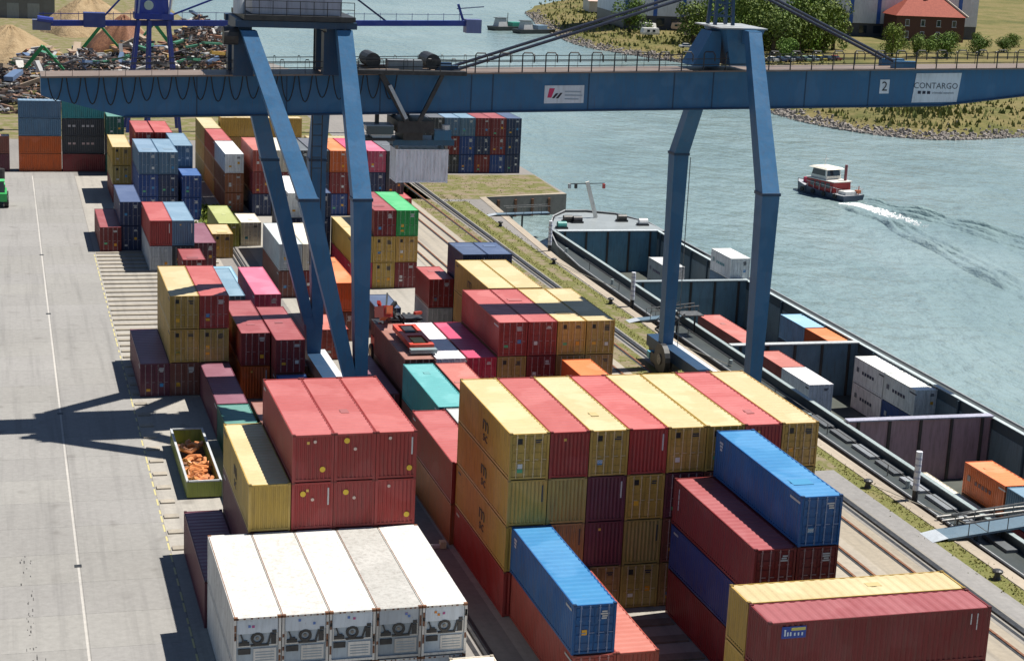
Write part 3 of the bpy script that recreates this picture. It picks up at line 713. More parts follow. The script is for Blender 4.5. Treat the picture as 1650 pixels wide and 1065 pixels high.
# legs
def leg(name, p, color=CB):
    u = MB().loft(p[1:]).build('upper_leg', 'clean', crane, color)
    l_ = MB().loft(p[:2]).build('lower_leg', 'clean', crane, color)
    (x,y,z,a_,c_) = p[1]
    MB().loft([(x,y,z-.12,a_+.14,c_+.14),(x,y,z+.12,a_+.14,c_+.14)]).build('knee_flange', 'clean', crane, CD)
X2 = 59.4
leg('sf', [(X2,130,2.4,1.0,1.2),(X2,130,20,1.5,1.5),(59.9,136.6,32.4,1.15,1.1)])
leg('sr', [(X2,150,2.4,1.0,1.2),(X2,150,20.3,1.4,1.5),(59.9,143.4,32.4,1.15,1.1)])
for yk, yt in ((130,136.6), (150,143.4)):
    leg('l', [(25.6,yk,5.0,.95,1.1),(21.9,yk,19.6,1.45,1.3),(18.2,yt,31.5,1.2,1.1)])
    leg('r', [(26.3,yk,5.0,.95,1.1),(26.0,yk,19.6,1.45,1.3),(25.6,yt,31.7,1.2,1.1)])
    MB().loft([(26,yk,2.3,1.2,1.2),(26,yk,5.6,1.55,1.12)]).build('foot_post', 'clean', crane, CB)
# portal tops
MB().add([(57.9,137.5,32.5),(61.4,137.5,32.5),(61.4,142.5,32.5),(57.9,142.5,32.5),(58.8,138.2,29.4),(60.4,138.2,29.4),(60.4,141.8,29.4),(58.8,141.8,29.4)],[(0,1,2,3),(7,6,5,4),(4,5,1,0),(5,6,2,1),(6,7,3,2),(7,4,0,3)]).build('portal_head', 'clean', crane, CB)
for ya, yb_ in ((136.05,137.49),(142.51,143.95)): MB().box(59.35, 60.45, ya, yb_, 31.3, 32.45).build('head_bracket', 'clean', crane, CB)
MB().add([(55.6,138.6,29.3),(58.0,138.6,29.3),(58.0,141.4,29.3),(55.6,141.4,29.3),(57.2,138.8,32.2),(58.1,138.8,32.2),(58.1,141.2,32.2),(57.2,141.2,32.2)],[(3,2,1,0),(4,5,6,7),(0,1,5,4),(1,2,6,5),(2,3,7,6),(3,0,4,7)]).build('gusset', 'clean', crane, CB)
MB().box(57.2, 61.5, 137.2, 142.8, 32.51, 32.62).build('head_platform', 'clean', crane, (.4,.42,.43))
py = link('pylon', None, crane)
for dx in (-.8, .8):
    for dy in (-.8, .8): MB().bar((58.2+dx,139.6+dy,32.7), (58.2+dx*.7,139.6+dy*.7,38.5), .26).build('pylon_post', 'clean', py, CD)
for k in range(5):
    z = 33.4+k*1.1
    for s in (-.75,.75):
        MB().bar((57.4,139.6+s,z), (59.0,139.6+s,z+.05), .12).build('pylon_brace', 'clean', py, CD)
        MB().bar((57.4,139.6+s,z), (59.0,139.6+s,z+1.1), .1).build('pylon_brace', 'clean', py, CD)
for yv in (138.9, 141.1):
    MB().tube([(34.8,yv,28.4),(59.2,yv,36.3)], .13, 8).build('stay_bar', 'clean', crane, (.008,.016,.04))
    MB().tube([(59.2,yv,36.5),(75.0,yv,29.75)], .13, 8).build('stay_bar', 'clean', crane, (.008,.016,.04))
    MB().box(74.2, 76.4, yv-.3, yv+.3, gt(75)+.05, gt(75)+.65).build('stay_anchor', 'clean', crane, CB)
    MB().box(33.6, 35.4, yv-.3, yv+.3, gt(34)+.05, gt(34)+.6).build('stay_anchor', 'clean', crane, CD)
for yv in (136.8, 143.2):
    MB().box(17.2, 26.6, yv-.5, yv+.5, 31.75, 32.25).build('head_beam', 'clean', crane, CD)
for xv in (18.0, 25.0):
    MB().box(xv-.6, xv+.6, 137.3, 142.7, 31.42, 32.28).build('head_beam', 'clean', crane, CD)
    MB().loft([(xv,138.2,gt(xv),1.5,1.2),(xv,138.2,31.4,1.5,1.2)]).build('hanger_post', 'clean', crane, CD)
    MB().loft([(xv,141.8,gt(xv),1.5,1.2),(xv,141.8,31.4,1.5,1.2)]).build('hanger_post', 'clean', crane, CD)
mh = link('machinery_house', None, crane)
MB().box(18.5, 25.35, 136.6, 143, 32.75, 34.9).build('house_wall', 'clean', mh, (.34,.37,.46))
MB().box(17.8, 26.4, 135.9, 143.8, 32.32, 32.7).build('house_platform', 'dark', mh)
for k in range(6): MB().box(18.5+k*1.37, 18.56+k*1.37, 136.56, 136.6, 32.9, 34.88).build('panel_joint', 'clean', mh, (.28,.31,.39))
for k in range(9): MB().bar((17.9+k*1.05,136.0,32.7),(17.9+k*1.05,136.0,33.8), .05).build('railing_post', 'dark', mh)
for z in (33.25, 33.8): MB().bar((17.9,136.0,z),(26.3,136.0,z), .05).build('handrail', 'dark', mh)
MB().tube([(17.6,137.4,32.7),(17.6,137.4,34.6)], .45, 12).build('cable_drum_tower', 'clean', crane, (.45,.5,.55))
MB().tube([(16.4,137.4,31.0),(17.5,137.4,31.0)], .7, 14).build('cable_drum', 'dark', crane)
# tower ladder down the legs and cross bracing beside the girder
for k in range(14): MB().bar((24.2,141.9,gt(24)-8+k*.9),(25.0,141.9,gt(24)-8+k*.9), .06).build('ladder_rung', 'dark', crane)
for xv in (24.2, 25.0): MB().bar((xv,141.9,12),(xv,141.9,31.3), .08).build('ladder_stile', 'dark', crane)
# sills and bogies
for xv in (X2, 26.0):
    MB().box(xv-.6, xv+.6, 126.5, 153.5, 1.35, 2.4).build('sill_beam', 'clean', crane, CD)
    MB().box(xv+.62, xv+1.35, 128.5, 151.5, 2.1, 2.2).build('sill_walkway', 'clean', crane, (.62,.64,.66))
    for yv in (130, 150):
        bo = link('bogie', None, crane)
        MB().box(xv-.45, xv+.45, yv-3.1, yv+3.1, .55, 1.34).build('bogie_frame', 'dark', bo)
        for k in range(4): MB().tube([(xv-.3, yv-2.5+k*1.66, .5),(xv+.3, yv-2.5+k*1.66, .5)], .38, 14).build('wheel', 'steel', bo)
        MB().box(xv-1.3, xv-.62, yv-1.5, yv+.4, .6, 1.5).build('drive_motor', 'dark', bo)
        MB().box(xv-1.25, xv-.65, yv+.8, yv+1.5, .7, 1.35).build('junction_box', 'clean', bo, (.1,.4,.55) if yv == 150 else (.5,.5,.35))
MB().tube([(X2-1.6,147.2,1.6),(X2-1.1,147.2,1.6)], 1.45, 20).build('cable_reel', 'dark', crane)
b = MB(); b.tube([(X2-1.7,147.2,1.6),(X2-1.0,147.2,1.6)], .5, 12); b.build('reel_hub', 'steel', crane)
MB().bar((X2+.95,149.4,2.2),(X2+.95,149.4,20), .06).build('leg_ladder', 'steel', crane)
# signs on the girder
def sign(x0, x1, dz0, dz1, shear=0):
    s_ = link('sign_board', None, crane)
    zb, zt = gb(x0)+dz0, gb(x0)+dz1
    MB().add([(x0-shear,138.56,zb),(x1-shear,138.56,zb+(x1-x0)*.026),(x1+shear,138.56,zt+(x1-x0)*.026),(x0+shear,138.56,zt),(x0-shear,138.6,zb),(x1-shear,138.6,zb+(x1-x0)*.026),(x1+shear,138.6,zt+(x1-x0)*.026),(x0+shear,138.6,zt)],
             [(0,1,2,3),(7,6,5,4),(4,5,1,0),(1,5,6,2),(2,6,7,3),(0,3,7,4)]).build('board', 'clean', s_, (.62,.70,.78))
    return s_, (zb+zt)/2
s1, zc = sign(42.75, 46.15, .62, 2.08)
def inkbox(par, x0, x1, z0, z1, c, y=138.55): return MB().box(x0, x1, y-.012, y, z0, z1).build('print_mark', 'ink', par, c)
b = MB(); b.add([(43.0,138.545,zc-.25),(43.35,138.545,zc-.25),(43.62,138.545,zc+.52),(43.15,138.545,zc+.52)], [(0,1,2,3)]); b.build('logo_mark', 'ink', s1, (.55,.03,.12))
b = MB(); b.add([(43.38,138.545,zc-.3),(43.6,138.545,zc-.3),(43.95,138.545,zc+.12),(43.72,138.545,zc+.12)], [(0,1,2,3)]); b.add([(43.72,138.545,zc-.3),(43.95,138.545,zc-.3),(44.3,138.545,zc+.16),(44.1,138.545,zc+.16)], [(0,1,2,3)]); b.build('logo_mark', 'ink', s1, (.02,.015,.03))
for k, (l_, z) in enumerate(((1.4,.22),(1.5,-.08),(1.2,-.38))): inkbox(s1, 44.5, 44.5+l_, zc+z, zc+z+.11, (.3,.38,.46))
s2, zc = sign(73.05, 73.95, 1.1, 2.3)
text('2', 1.15, s2, (73.5, 138.545, zc), 'y', (.015,.015,.02), 1.0)
s3, zc = sign(76.35, 80.75, .28, 2.82, .12)
text('CONTARGO', .74, s3, (78.45, 138.545, zc+.2), 'y', (.06,.08,.11), 1.02)
for k in range(3): inkbox(s3, 76.75+k*.45, 77.05+k*.45, zc-.5, zc-.24, (.008,.012,.04))
text('trimodal network', .3, s3, (79.2, 138.545, zc-.38), 'y', (.2,.26,.32), 1.0)
# trolley
tro = link('trolley', None, crane)
MB().box(26.9, 35.8, 137.3, 138.3, gt(31)+.0, gt(31)+.32).build('trolley_frame', 'dark', tro)
MB().box(26.9, 35.8, 141.7, 142.7, gt(31)+.0, gt(31)+.32).build('trolley_frame', 'dark', tro)
for xv in (27.3, 31.2, 35.0): MB().box(xv, xv+.5, 138.3, 141.7, gt(31)+.12, gt(31)+.34).build('cross_member', 'dark', tro)
MB().tube([(28.4,138.6,gt(31)+.95),(28.4,141.4,gt(31)+.95)], .62, 14).build('hoist_drum', 'dark', tro)
MB().tube([(33.3,138.6,gt(31)+.95),(33.3,141.4,gt(31)+.95)], .62, 14).build('hoist_drum', 'dark', tro)
MB().box(29.6, 32.4, 138.4, 139.6, gt(31)+.35, gt(31)+1.05).build('motor_housing', 'clean', tro, (.25,.28,.3))
for xv in (26.95, 29.2, 31.4, 33.6, 35.75): MB().bar((xv,137.35,gt(31)+.3),(xv,137.35,gt(31)+1.25), .06).build('railing_post', 'dark', tro)
MB().bar((26.95,137.35,gt(31)+1.25),(35.75,137.35,gt(31)+1.25), .05).build('handrail', 'dark', tro)
for yv in (137.75, 142.25):
    MB().bar((28.9,yv,gt(31)),(31.1,yv,24.5), .42).build('mast_arm', 'dark', tro)
    MB().bar((33.9,yv,gt(31)),(32.1,yv,24.5), .3).build('mast_arm', 'dark', tro)
MB().bar((29.55,137.48,27.4),(31.0,137.48,24.75), .26).build('cylinder', 'clean', tro, (.45,.5,.52))
hb_ = link('headblock', None, tro)
MB().box(30.4, 33.4, 137.9, 142.1, 23.55, 24.5).build('headblock_frame', 'dark', hb_)
MB().box(31.0, 32.6, 138.4, 141.6, 22.9, 23.54).build('slewing_ring', 'dark', hb_)
MB().box(30.2, 35.3, 138.6, 141.4, 22.45, 22.9).build('spreader_frame', 'clean', hb_, (.02,.09,.16))
for xv in (30.6, 34.7):
    for yv in (138.95, 141.05): MB().box(xv-.12, xv+.12, yv-.12, yv+.12, 22.12, 22.45).build('twistlock', 'steel', hb_)
MB().box(33.6, 35.0, 138.5, 139.5, 22.9, 23.7).build('hydraulic_unit', 'clean', hb_, (.03,.14,.26))
MB().tube([(34.6,138.9,23.7),(34.6,138.9,24.1)], .35, 10).build('beacon', 'clean', hb_, (.7,.7,.68))
cabn = link('operator_cab', None, tro)
MB().loft([(29.2,139.2,23.1,1.5,2.0),(29.0,139.2,24.1,2.3,2.2)]).build('cab_body', 'clean', cabn, (.72,.74,.74))
MB().box(27.9, 30.1, 138.0, 138.09, 23.4, 24.05).build('cab_window', 'glass', cabn)
MB().bar((29.0,139.4,24.1),(29.0,139.4,gt(29)), .3).build('cab_hanger', 'dark', cabn)
MB().box(27.6, 30.2, 137.9, 140.4, 22.9, 23.06).build('cab_floor', 'dark', cabn)

# ------------------------------------------------------------------ reach stacker behind the stack
rs = thing('reach_stacker', 'red reach stacker with black rear, its boom lowered over the containers', 'reach stacker', (34.2, 152.5, 0), R(0))
MB().box(-1.7, 1.7, -3.2, 3.6, .9, 2.3).build('chassis', 'clean', rs, (.5,.03,.02))
MB().box(-1.6, 1.6, 2.2, 4.3, 1.1, 3.6).build('counterweight', 'dark', rs)
MB().box(-.9, 1.5, -.6, 2.1, 2.3, 4.1).build('engine_hood', 'dark', rs)
for k in range(5): MB().box(-.7+.5*k, -.5+.5*k, -.4, 1.9, 4.1, 4.75).build('exhaust_stack', 'dark', rs)
cb2 = MB().loft([(1.0,-1.2,2.3,1.5,1.7),(1.0,-1.2,5.0,1.3,1.4)]).build('cab', 'glass', rs)
MB().box(.2, 1.8, -2.1, -.3, 5.0, 5.15).build('cab_roof', 'dark', cb2)
MB().bar((-1.2,2.8,4.6), (-2.6,-7.6,7.2), .8, 1.0).build('boom', 'clean', rs, (.5,.04,.03))
MB().bar((-1.9,-2.0,5.3), (-2.7,-8.6,7.6), .5, .6).build('inner_boom', 'clean', rs, (.62,.16,.06))
for sx in (-1.5, 1.5):
    for yv, rr in ((-2.2, .95), (2.9, .8)):
        wv = MB().tube([(sx-.4,yv,rr),(sx+.4,yv,rr)], rr, 18).build('wheel', 'rubber', rs); MB().tube([(sx-.42,yv,rr),(sx+.42,yv,rr)], rr*.5, 12).build('rim', 'clean', wv, (.5,.4,.1))
for k in range(16):
    p_ = Vector((random.uniform(-1.8,1.6), random.uniform(-2.5,3.6), random.uniform(3.6,6.0))); q_ = p_+Vector((random.uniform(-1.4,1.4), random.uniform(-1.4,1.4), random.uniform(-.8,1.2))); MB().bar(p_, q_, random.uniform(.12,.4)).build('hydraulic_line', 'dark' if k % 4 else 'clean', rs, (.5,.05,.03))
sp = link('spreader', None, rs)
z = 6.05
for xa, xb_, ya, yb_ in ((-2.6,-2.25,-16.5,-9.5),(-.95,-.6,-16.5,-9.5),(-2.25,-.95,-16.5,-16.1),(-2.25,-.95,-9.9,-9.5),(-2.25,-.95,-13.4,-12.6)):
    MB().box(xa, xb_, ya, yb_, z, z+.45).build('spreader_beam', 'clean', sp, (.62,.05,.02))
MB().box(-2.1, -1.1, -15.6, -13.9, z+.05, z+.4).build('valve_block', 'clean', sp, (.55,.35,.06))
MB().box(-2.1, -1.2, -12.3, -10.4, z+.05, z+.5).build('rotator', 'dark', sp)
MB().box(-2.7, -.5, -17.3, -16.55, z-.12, z+.2).build('spreader_end', 'clean', sp, (.2,.27,.28))

# ------------------------------------------------------------------ barge
BARGE = thing('barge', 'dark hulled container barge moored along the quay with open holds', 'barge', (75.1, 127, 0), -math.atan(.010))
Y0, Y1 = -80, 84       # local y range of the parallel body
def bbox(name, x0,x1,y0,y1,z0,z1, mat='paint', c=(.05,.06,.07), par=None): return MB().box(x0,x1,y0,y1,z0,z1).build(name, mat, par or BARGE, c)
hull_c = (.045,.045,.05); hold_c = (.17,.225,.25)
prof = [(-9.4,Y0),(-9.4,70),(-8.6,82),(-6.8,92),(-4.2,99),(-1.5,102.5),(1.5,102.5),(5.2,100.5),(8.0,95),(9.0,84),(9.4,72),(9.4,Y0)]
b = MB(); vs = [(x,y,-.35 + max(0,(y-80)/26)*1.1) for x,y in prof] + [(x*.96,y*.995 if y > 0 else y,-5.6) for x,y in prof]; n = len(prof)
b.add(vs, [(n+i,(i+1)%n+n,(i+1)%n,i) for i in range(n)]); b.build('hull', 'clean', BARGE, hull_c)
b = MB(); pr2 = [(x*1.01, y+.05*(1 if y > 0 else 0), -.35 + max(0,(y-80)/26)*1.1) for x,y in prof]
b.tube(pr2[:-1]+[pr2[-1]], .1, 6); b.build('rubbing_strake', 'clean', BARGE, (.35,.36,.36))
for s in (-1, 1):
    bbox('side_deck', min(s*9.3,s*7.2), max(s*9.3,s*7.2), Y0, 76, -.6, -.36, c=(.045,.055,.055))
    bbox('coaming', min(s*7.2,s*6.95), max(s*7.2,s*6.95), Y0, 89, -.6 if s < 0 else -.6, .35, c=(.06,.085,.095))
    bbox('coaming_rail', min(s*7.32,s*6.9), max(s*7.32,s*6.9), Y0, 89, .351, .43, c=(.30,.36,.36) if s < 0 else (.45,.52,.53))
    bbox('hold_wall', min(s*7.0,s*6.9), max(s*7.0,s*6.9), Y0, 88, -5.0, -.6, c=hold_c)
    for k in range(30):
        yk = Y0+4+k*5.6
        if yk < 88: bbox('wall_stiffener', min(s*6.9,s*6.72), max(s*6.9,s*6.72), yk, yk+.22, -5, .3, c=(.04,.08,.11))
bbox('hold_floor', -6.95, 6.95, Y0, 88, -5.2, -5.0, 'paint', c=(.07,.08,.07))
# bow and cross bulkheads with stiffeners
def bulkhead(yl, c, top=.42, ribs=5, rc=(.05,.04,.035), rail=(.5,.54,.56)):
    g = link('bulkhead', None, BARGE)
    bbox('bulkhead_plate', -6.9, 6.9, yl, yl+.35, -5, top, c=c, par=g)
    bbox('bulkhead_cap', -6.9, 6.9, yl-.25, yl+.6, top+.001, top+.12, c=rail, par=g)
    for k in range(ribs): bbox('bulkhead_rib', -5.9+k*11.8/(ribs-1)-.12, -5.9+k*11.8/(ribs-1)+.12, yl-.16, yl, -5, top-.02, c=rc, par=g)
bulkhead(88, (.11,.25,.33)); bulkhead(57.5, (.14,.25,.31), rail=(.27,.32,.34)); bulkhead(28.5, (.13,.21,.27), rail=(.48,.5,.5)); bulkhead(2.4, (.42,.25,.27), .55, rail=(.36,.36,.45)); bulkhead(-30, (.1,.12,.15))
b = MB(); poly = [(x*.985,y-.15) for x,y in prof if y >= 82]; poly = [(-7.0,88.3),(-7.6,90)] + [(x*.97,y-.2) for x,y in prof if y > 91] + [(8.2,90),(8.0,88.3)]
b.add([(x,y,.35) for x,y in poly], [tuple(range(len(poly)-1,-1,-1))]); b.build('bow_deck', 'clean', BARGE, (.25,.28,.29))
b = MB(); b.add([(-9.3,Y0,-.352),(-7.2,Y0,-.352),(-7.2,88.3,-.352),(-8.0,88.3,-.352),(-8.6,81,-.352),(-9.3,70,-.352)], [(0,1,2,3,4,5)]); b.build('gangway_deck', 'clean', BARGE, (.04,.05,.05))
b = MB(); b.bar((1.6,98.2,.4),(.1,98.2,5.3), .5, .34); b.build('bow_mast', 'clean', BARGE, (.78,.74,.66))
MB().bar((-2.4,98.2,5.0),(2.6,98.2,5.1), .1).build('mast_yard', 'dark', BARGE)
for xv, c in ((-2.4,(.5,.5,.5)),(2.5,(.5,.06,.05)),(-1.5,(.05,.05,.05))): MB().box(xv-.16,xv+.16,98.0,98.4,4.4,5.0).build('signal_lamp', 'clean', BARGE, c)
for xv, yv, c in ((-3.4,95,(.02,.02,.02)),(-2.2,94.5,(.02,.02,.025)),(4.4,95.4,(.02,.02,.02)),(6.4,92.5,(.6,.6,.6)),(-5.6,90.5,(.03,.25,.22))):
    wn = link('windlass', None, BARGE)
    MB().tube([(xv-.6,yv,.85),(xv+.6,yv,.85)], .45, 10).build('windlass_drum', 'clean', wn, c); MB().box(xv-.75,xv+.75,yv-.5,yv+.5,.36,.6).build('windlass_base', 'dark', wn)
for k in range(9): MB().bar((-8.9+.0*k,-20+k*11,-.35),(-8.9,-20+k*11,.55), .06).build('rail_post', 'steel', BARGE)
for k in range(7): MB().tube([(-8.7,-30+k*18,-.35),(-8.7,-30+k*18,.25)], .18, 8).build('mooring_bitt', 'clean', BARGE, (.3,.36,.36))
MB().bar((-8.9,-24,.55),(-8.9,70,.55), .05).build('handrail', 'steel', BARGE)
for k in range(8): bbox('deck_box', -8.4, -7.5, -26+k*4.2, -22.6+k*4.2, -.35, -.12, c=random.choice([(.2,.22,.24),(.10,.11,.12),(.28,.3,.33)]))
for i, (ya, yb_) in enumerate(((114.6,106),(133,146),(160.5,150),(197,184))):
    o = MB().tube([(62.6 if ya < 120 else 63.0, ya, .4),(64.6,ya+(yb_-ya)*.5,.12),(66.4,yb_,-.05)], .035, 5).build('mooring_rope', 'ink', None, (.45,.42,.34)); tag(o, f'taut pale mooring rope from the quay to the barge, {ORD[i]} from the gangway end', 'rope', 'mooring ropes')
BT = -4.97
def bcon(col, x, y, k, label, L=6.06, mk=None):
    t = container(col, x, y, BT+k*2.6, label, L=L, H=2.58, front='d', group=G4)
    if mk:
        for j in range(5): link('lettering_block', mark_mesh(.34, .3), t, mk, (-1.222, 1.1-j*.52, 1.35), R(-90))
        link('lettering_block', mark_mesh(.45, .45), t, tuple(v*.5+.15 for v in mk), (-1.222, 2.2, 1.45), R(-90))
    return t
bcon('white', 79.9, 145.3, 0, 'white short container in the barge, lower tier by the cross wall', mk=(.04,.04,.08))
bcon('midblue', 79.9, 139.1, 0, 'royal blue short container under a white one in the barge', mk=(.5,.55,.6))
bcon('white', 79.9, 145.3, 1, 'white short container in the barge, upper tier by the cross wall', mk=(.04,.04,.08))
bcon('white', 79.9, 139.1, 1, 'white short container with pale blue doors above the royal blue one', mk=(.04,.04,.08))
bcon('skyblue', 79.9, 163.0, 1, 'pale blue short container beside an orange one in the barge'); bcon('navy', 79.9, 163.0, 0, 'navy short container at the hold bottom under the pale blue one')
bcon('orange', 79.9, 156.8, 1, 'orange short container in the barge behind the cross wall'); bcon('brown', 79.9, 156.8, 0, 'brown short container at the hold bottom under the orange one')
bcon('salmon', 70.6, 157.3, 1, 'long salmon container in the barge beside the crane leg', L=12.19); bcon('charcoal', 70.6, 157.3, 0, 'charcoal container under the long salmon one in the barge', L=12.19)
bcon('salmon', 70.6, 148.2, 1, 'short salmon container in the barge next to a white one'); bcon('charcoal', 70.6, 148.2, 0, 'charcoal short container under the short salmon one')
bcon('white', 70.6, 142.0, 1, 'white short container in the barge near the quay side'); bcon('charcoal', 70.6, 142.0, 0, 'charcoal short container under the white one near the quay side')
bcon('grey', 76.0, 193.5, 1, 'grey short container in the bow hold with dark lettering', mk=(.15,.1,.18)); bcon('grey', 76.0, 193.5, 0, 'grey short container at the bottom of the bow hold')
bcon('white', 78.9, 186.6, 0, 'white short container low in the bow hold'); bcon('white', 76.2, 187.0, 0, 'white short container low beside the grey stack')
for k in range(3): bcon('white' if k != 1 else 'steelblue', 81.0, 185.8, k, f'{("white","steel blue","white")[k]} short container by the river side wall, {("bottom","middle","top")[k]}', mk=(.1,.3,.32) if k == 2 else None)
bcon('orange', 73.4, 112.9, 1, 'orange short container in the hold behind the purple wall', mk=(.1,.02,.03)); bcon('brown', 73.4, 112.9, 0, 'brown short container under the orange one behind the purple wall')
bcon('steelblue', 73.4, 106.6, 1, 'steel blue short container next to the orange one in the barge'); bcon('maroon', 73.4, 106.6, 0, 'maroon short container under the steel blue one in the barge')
bcon('cream', 70.7, 112.0, 0, 'cream container low along the quay side of the hold', L=12.19)

# ------------------------------------------------------------------ quay furniture
for i, (x, y, lab) in enumerate(((64.75, 204.5, 'by the barge bow'), (64.9, 174.5, 'by the rear crane leg'), (64.9, 111.5, 'by the gangway'))):
    t = thing('mooring_post', f'white topped black mooring post standing at the quay edge {lab}', 'post', (x, y, -3.2), 0, 'mooring posts')
    MB().tube([(0,0,0),(0,0,4.0)], .22, 10).build('post_base', 'dark', t)
    MB().tube([(0,0,4.0),(0,0,7.0)], .24, 10).build('post_top', 'clean', t, (.72,.74,.8))
    for k in range(5): MB().tube([(0,0,4.4+k*.5),(0,0,4.55+k*.5)], .25, 10).build('band', 'clean', t, (.4,.42,.55))
for i, y in enumerate((96, 114.6, 133, 160.5, 176, 197, 221)):
    t = thing('bollard', f'black cast bollard on the quay edge, {ORD[i]} from the gangway end', 'bollard', (62.6 if y < 120 else 63.0, y, 0), 0, 'quay bollards')
    MB().tube([(0,0,0),(0,0,.25),(0,0,.5)], [.3,.2,.2], 10).build('bollard_stem', 'dark', t)
    MB().tube([(0,0,.5),(0,0,.62),(0,0,.7)], [.36,.36,.22], 10).build('bollard_head', 'dark', t)
def gangway(label, loc, length, drop, w_=1.3):
    t = thing('gangway', label, 'gangway', loc, 0, 'gangways to the barge')
    MB().add([(0,-w_/2,.25),(length,-w_/2,.25+drop),(length,w_/2,.25+drop),(0,w_/2,.25),(0,-w_/2,.1),(length,-w_/2,.1+drop),(length,w_/2,.1+drop),(0,w_/2,.1)], [(0,1,2,3),(7,6,5,4),(4,5,1,0),(5,6,2,1),(6,7,3,2),(7,4,0,3)]).build('deck', 'clean', t, (.11,.17,.22))
    MB().add([(-1.2,-w_/2,.02),(0,-w_/2,.26),(0,w_/2,.26),(-1.2,w_/2,.02)], [(0,1,2,3)]).build('ramp_plate', 'clean', t, (.42,.46,.5))
    for s in (-1, 1):
        MB().tube([(1.2,s*w_/2,1.15+drop*.15),(length,s*w_/2,1.2+drop),(length+.05,s*w_/2,.3+drop)], .06, 6).build('handrail', 'steel', t)
        for k in range(1, 6): MB().bar((k*length/6,s*w_/2,.2+drop*k/6),(k*length/6,s*w_/2,1.15+drop*k/6), .05).build('rail_post', 'steel', t)
    for k in (.3, .5): MB().bar((length*k,0,.1+drop*k),(length*k,0,-3.4), .22).build('support_leg', 'steel', t)
    return t
gangway('blue grey gangway with white handrails leading from the service road', (62.9, 103.9, .0), 9.2, .9, 1.9)
gangway('dark gangway beside the rear crane leg', (63.3, 168.0, 0), 6.4, .5)
gangway('small gangway crossing the inlet corner', (64.6, 229.0, 0), 7.5, .2)
# pipes along the big gangway
t = thing('hose_pipes', 'pale grey pipe run beside the blue grey gangway', 'pipe', (64.2, 106.2, 0))
for k in range(2): MB().tube([(0,k*.8,.3),(6.5,k*.8,.7),(7.4,k*.8,.75),(7.6,k*.8,-.2)], .1, 8).build('pipe', 'steel', t)
for k in range(3): MB().bar((1.5+2*k,.4,.4),(1.5+2*k,.4,-3.3), .12).build('pipe_support', 'steel', t)
# landing stage stairs by the rear leg
t = thing('landing_stairs', 'dark steel landing stairs between crane leg and barge', 'stairs', (63.6, 163.2, 0))
for k in range(6): MB().box(.1+k*.35, .6+k*.35, -.8, .8, .15+k*.28, .21+k*.28).build('step', 'steel', t)
for s in (-.85, .85): MB().bar((.1,s,.1),(2.6,s,2.0), .12, .25).build('stringer', 'dark', t); MB().bar((.1,s,1.1),(2.6,s,3.0), .06).build('handrail', 'steel', t)
MB().box(2.3, 4.6, -1.0, 1.0, 1.85, 1.95).build('landing', 'steel', t)
for xv in (2.5, 4.4): MB().bar((xv,.9,-3.2),(xv,.9,1.9), .15).build('support_post', 'dark', t)
t = thing('lane_barrier', 'pale steel bar lying across the shaded crane lane', 'barrier', (23.9, 107.2, .03))
MB().box(0, 3.6, 0, .25, 0, .22).build('barrier_beam', 'clean', t, (.6,.6,.58)); MB().box(3.5, 3.9, -.1, .4, .0, .45).build('end_block', 'clean', t, (.66,.62,.4))
# green loader at the edge of the yard
t = thing('wheel_loader', 'green wheel loader partly cut off at the yard edge', 'loader', (-.75, 238.0, 0))
MB().loft([(0,0,.9,2.2,5.2),(0,0,1.9,2.2,5.0)]).build('chassis', 'clean', t, (.03,.35,.08))
MB().loft([(0,-.6,1.9,1.7,1.8),(0,-.6,3.3,1.5,1.5)]).build('cab', 'glass', t); MB().box(-.85,.85,-1.5,.3,3.3,3.42).build('cab_roof', 'clean', t, (.05,.45,.12))
MB().box(-.9,.9,.6,2.4,1.9,2.6).build('engine_hood', 'clean', t, (.05,.45,.12))
for sx in (-1.0, 1.0):
    for yv in (-1.7, 1.7): wv = MB().tube([(sx-.3,yv,.8),(sx+.3,yv,.8)], .8, 16).build('wheel', 'rubber', t); MB().tube([(sx-.32,yv,.8),(sx+.32,yv,.8)], .36, 10).build('rim', 'clean', wv, (.5,.5,.45))
t = thing('tyre_stack', 'black tyre stack at the far yard edge', 'tyres', (-.7, 259, 0))
for k in range(3): MB().tube([(0,0,.02+k*.5),(0,0,.5+k*.5)], .85, 14).build('tyre', 'rubber', t)

# ------------------------------------------------------------------ river boat
bt = thing('workboat', 'red and white workboat with white cabin roof trailing a foamy wake', 'boat', (130.6, 262.0, WZ), R(17))
pf = [(-2.3,-6),(-2.4,0),(-2.2,3.5),(-1.3,6.2),(0,7.6),(1.3,6.2),(2.2,3.5),(2.4,0),(2.3,-6)]
b = MB(); n = len(pf); vs = [(x,y,1.0+max(0,y)/7.6*.8) for x,y in pf]+[(x*.85,y*.97,-.6) for x,y in pf]
b.add(vs, [(i,n+i,n+(i+1)%n,(i+1)%n) for i in range(n)]); b.build('hull', 'clean', bt, (.03,.05,.09))
b = MB(); b.add([(x*.96,y*.98,.95+max(0,y)/7.6*.75) for x,y in pf], [tuple(range(n-1,-1,-1))]); b.build('deck', 'clean', bt, (.4,.42,.45))
MB().box(-1.9,1.9,-3.0,3.4,1.0,2.7).build('lower_cabin', 'clean', bt, (.34,.02,.022))
for sx in (-1, 1):
    for k in range(4): MB().box(sx*1.9-.03, sx*1.9+.03, -2.2+k*1.25, -1.3+k*1.25, 1.6, 2.4).build('window', 'glass', bt)
MB().box(-2.05,2.05,-3.3,3.6,2.7,2.82).build('cabin_deck', 'clean', bt, (.7,.68,.62))
MB().loft([(0,.9,2.82,3.3,3.6),(0,.9,3.4,3.3,3.6)]).build('wheelhouse_base', 'clean', bt, (.7,.68,.62)); MB().loft([(0,.9,3.4,3.2,3.5),(0,.9,4.5,2.9,3.1)]).build('wheelhouse', 'glass', bt)
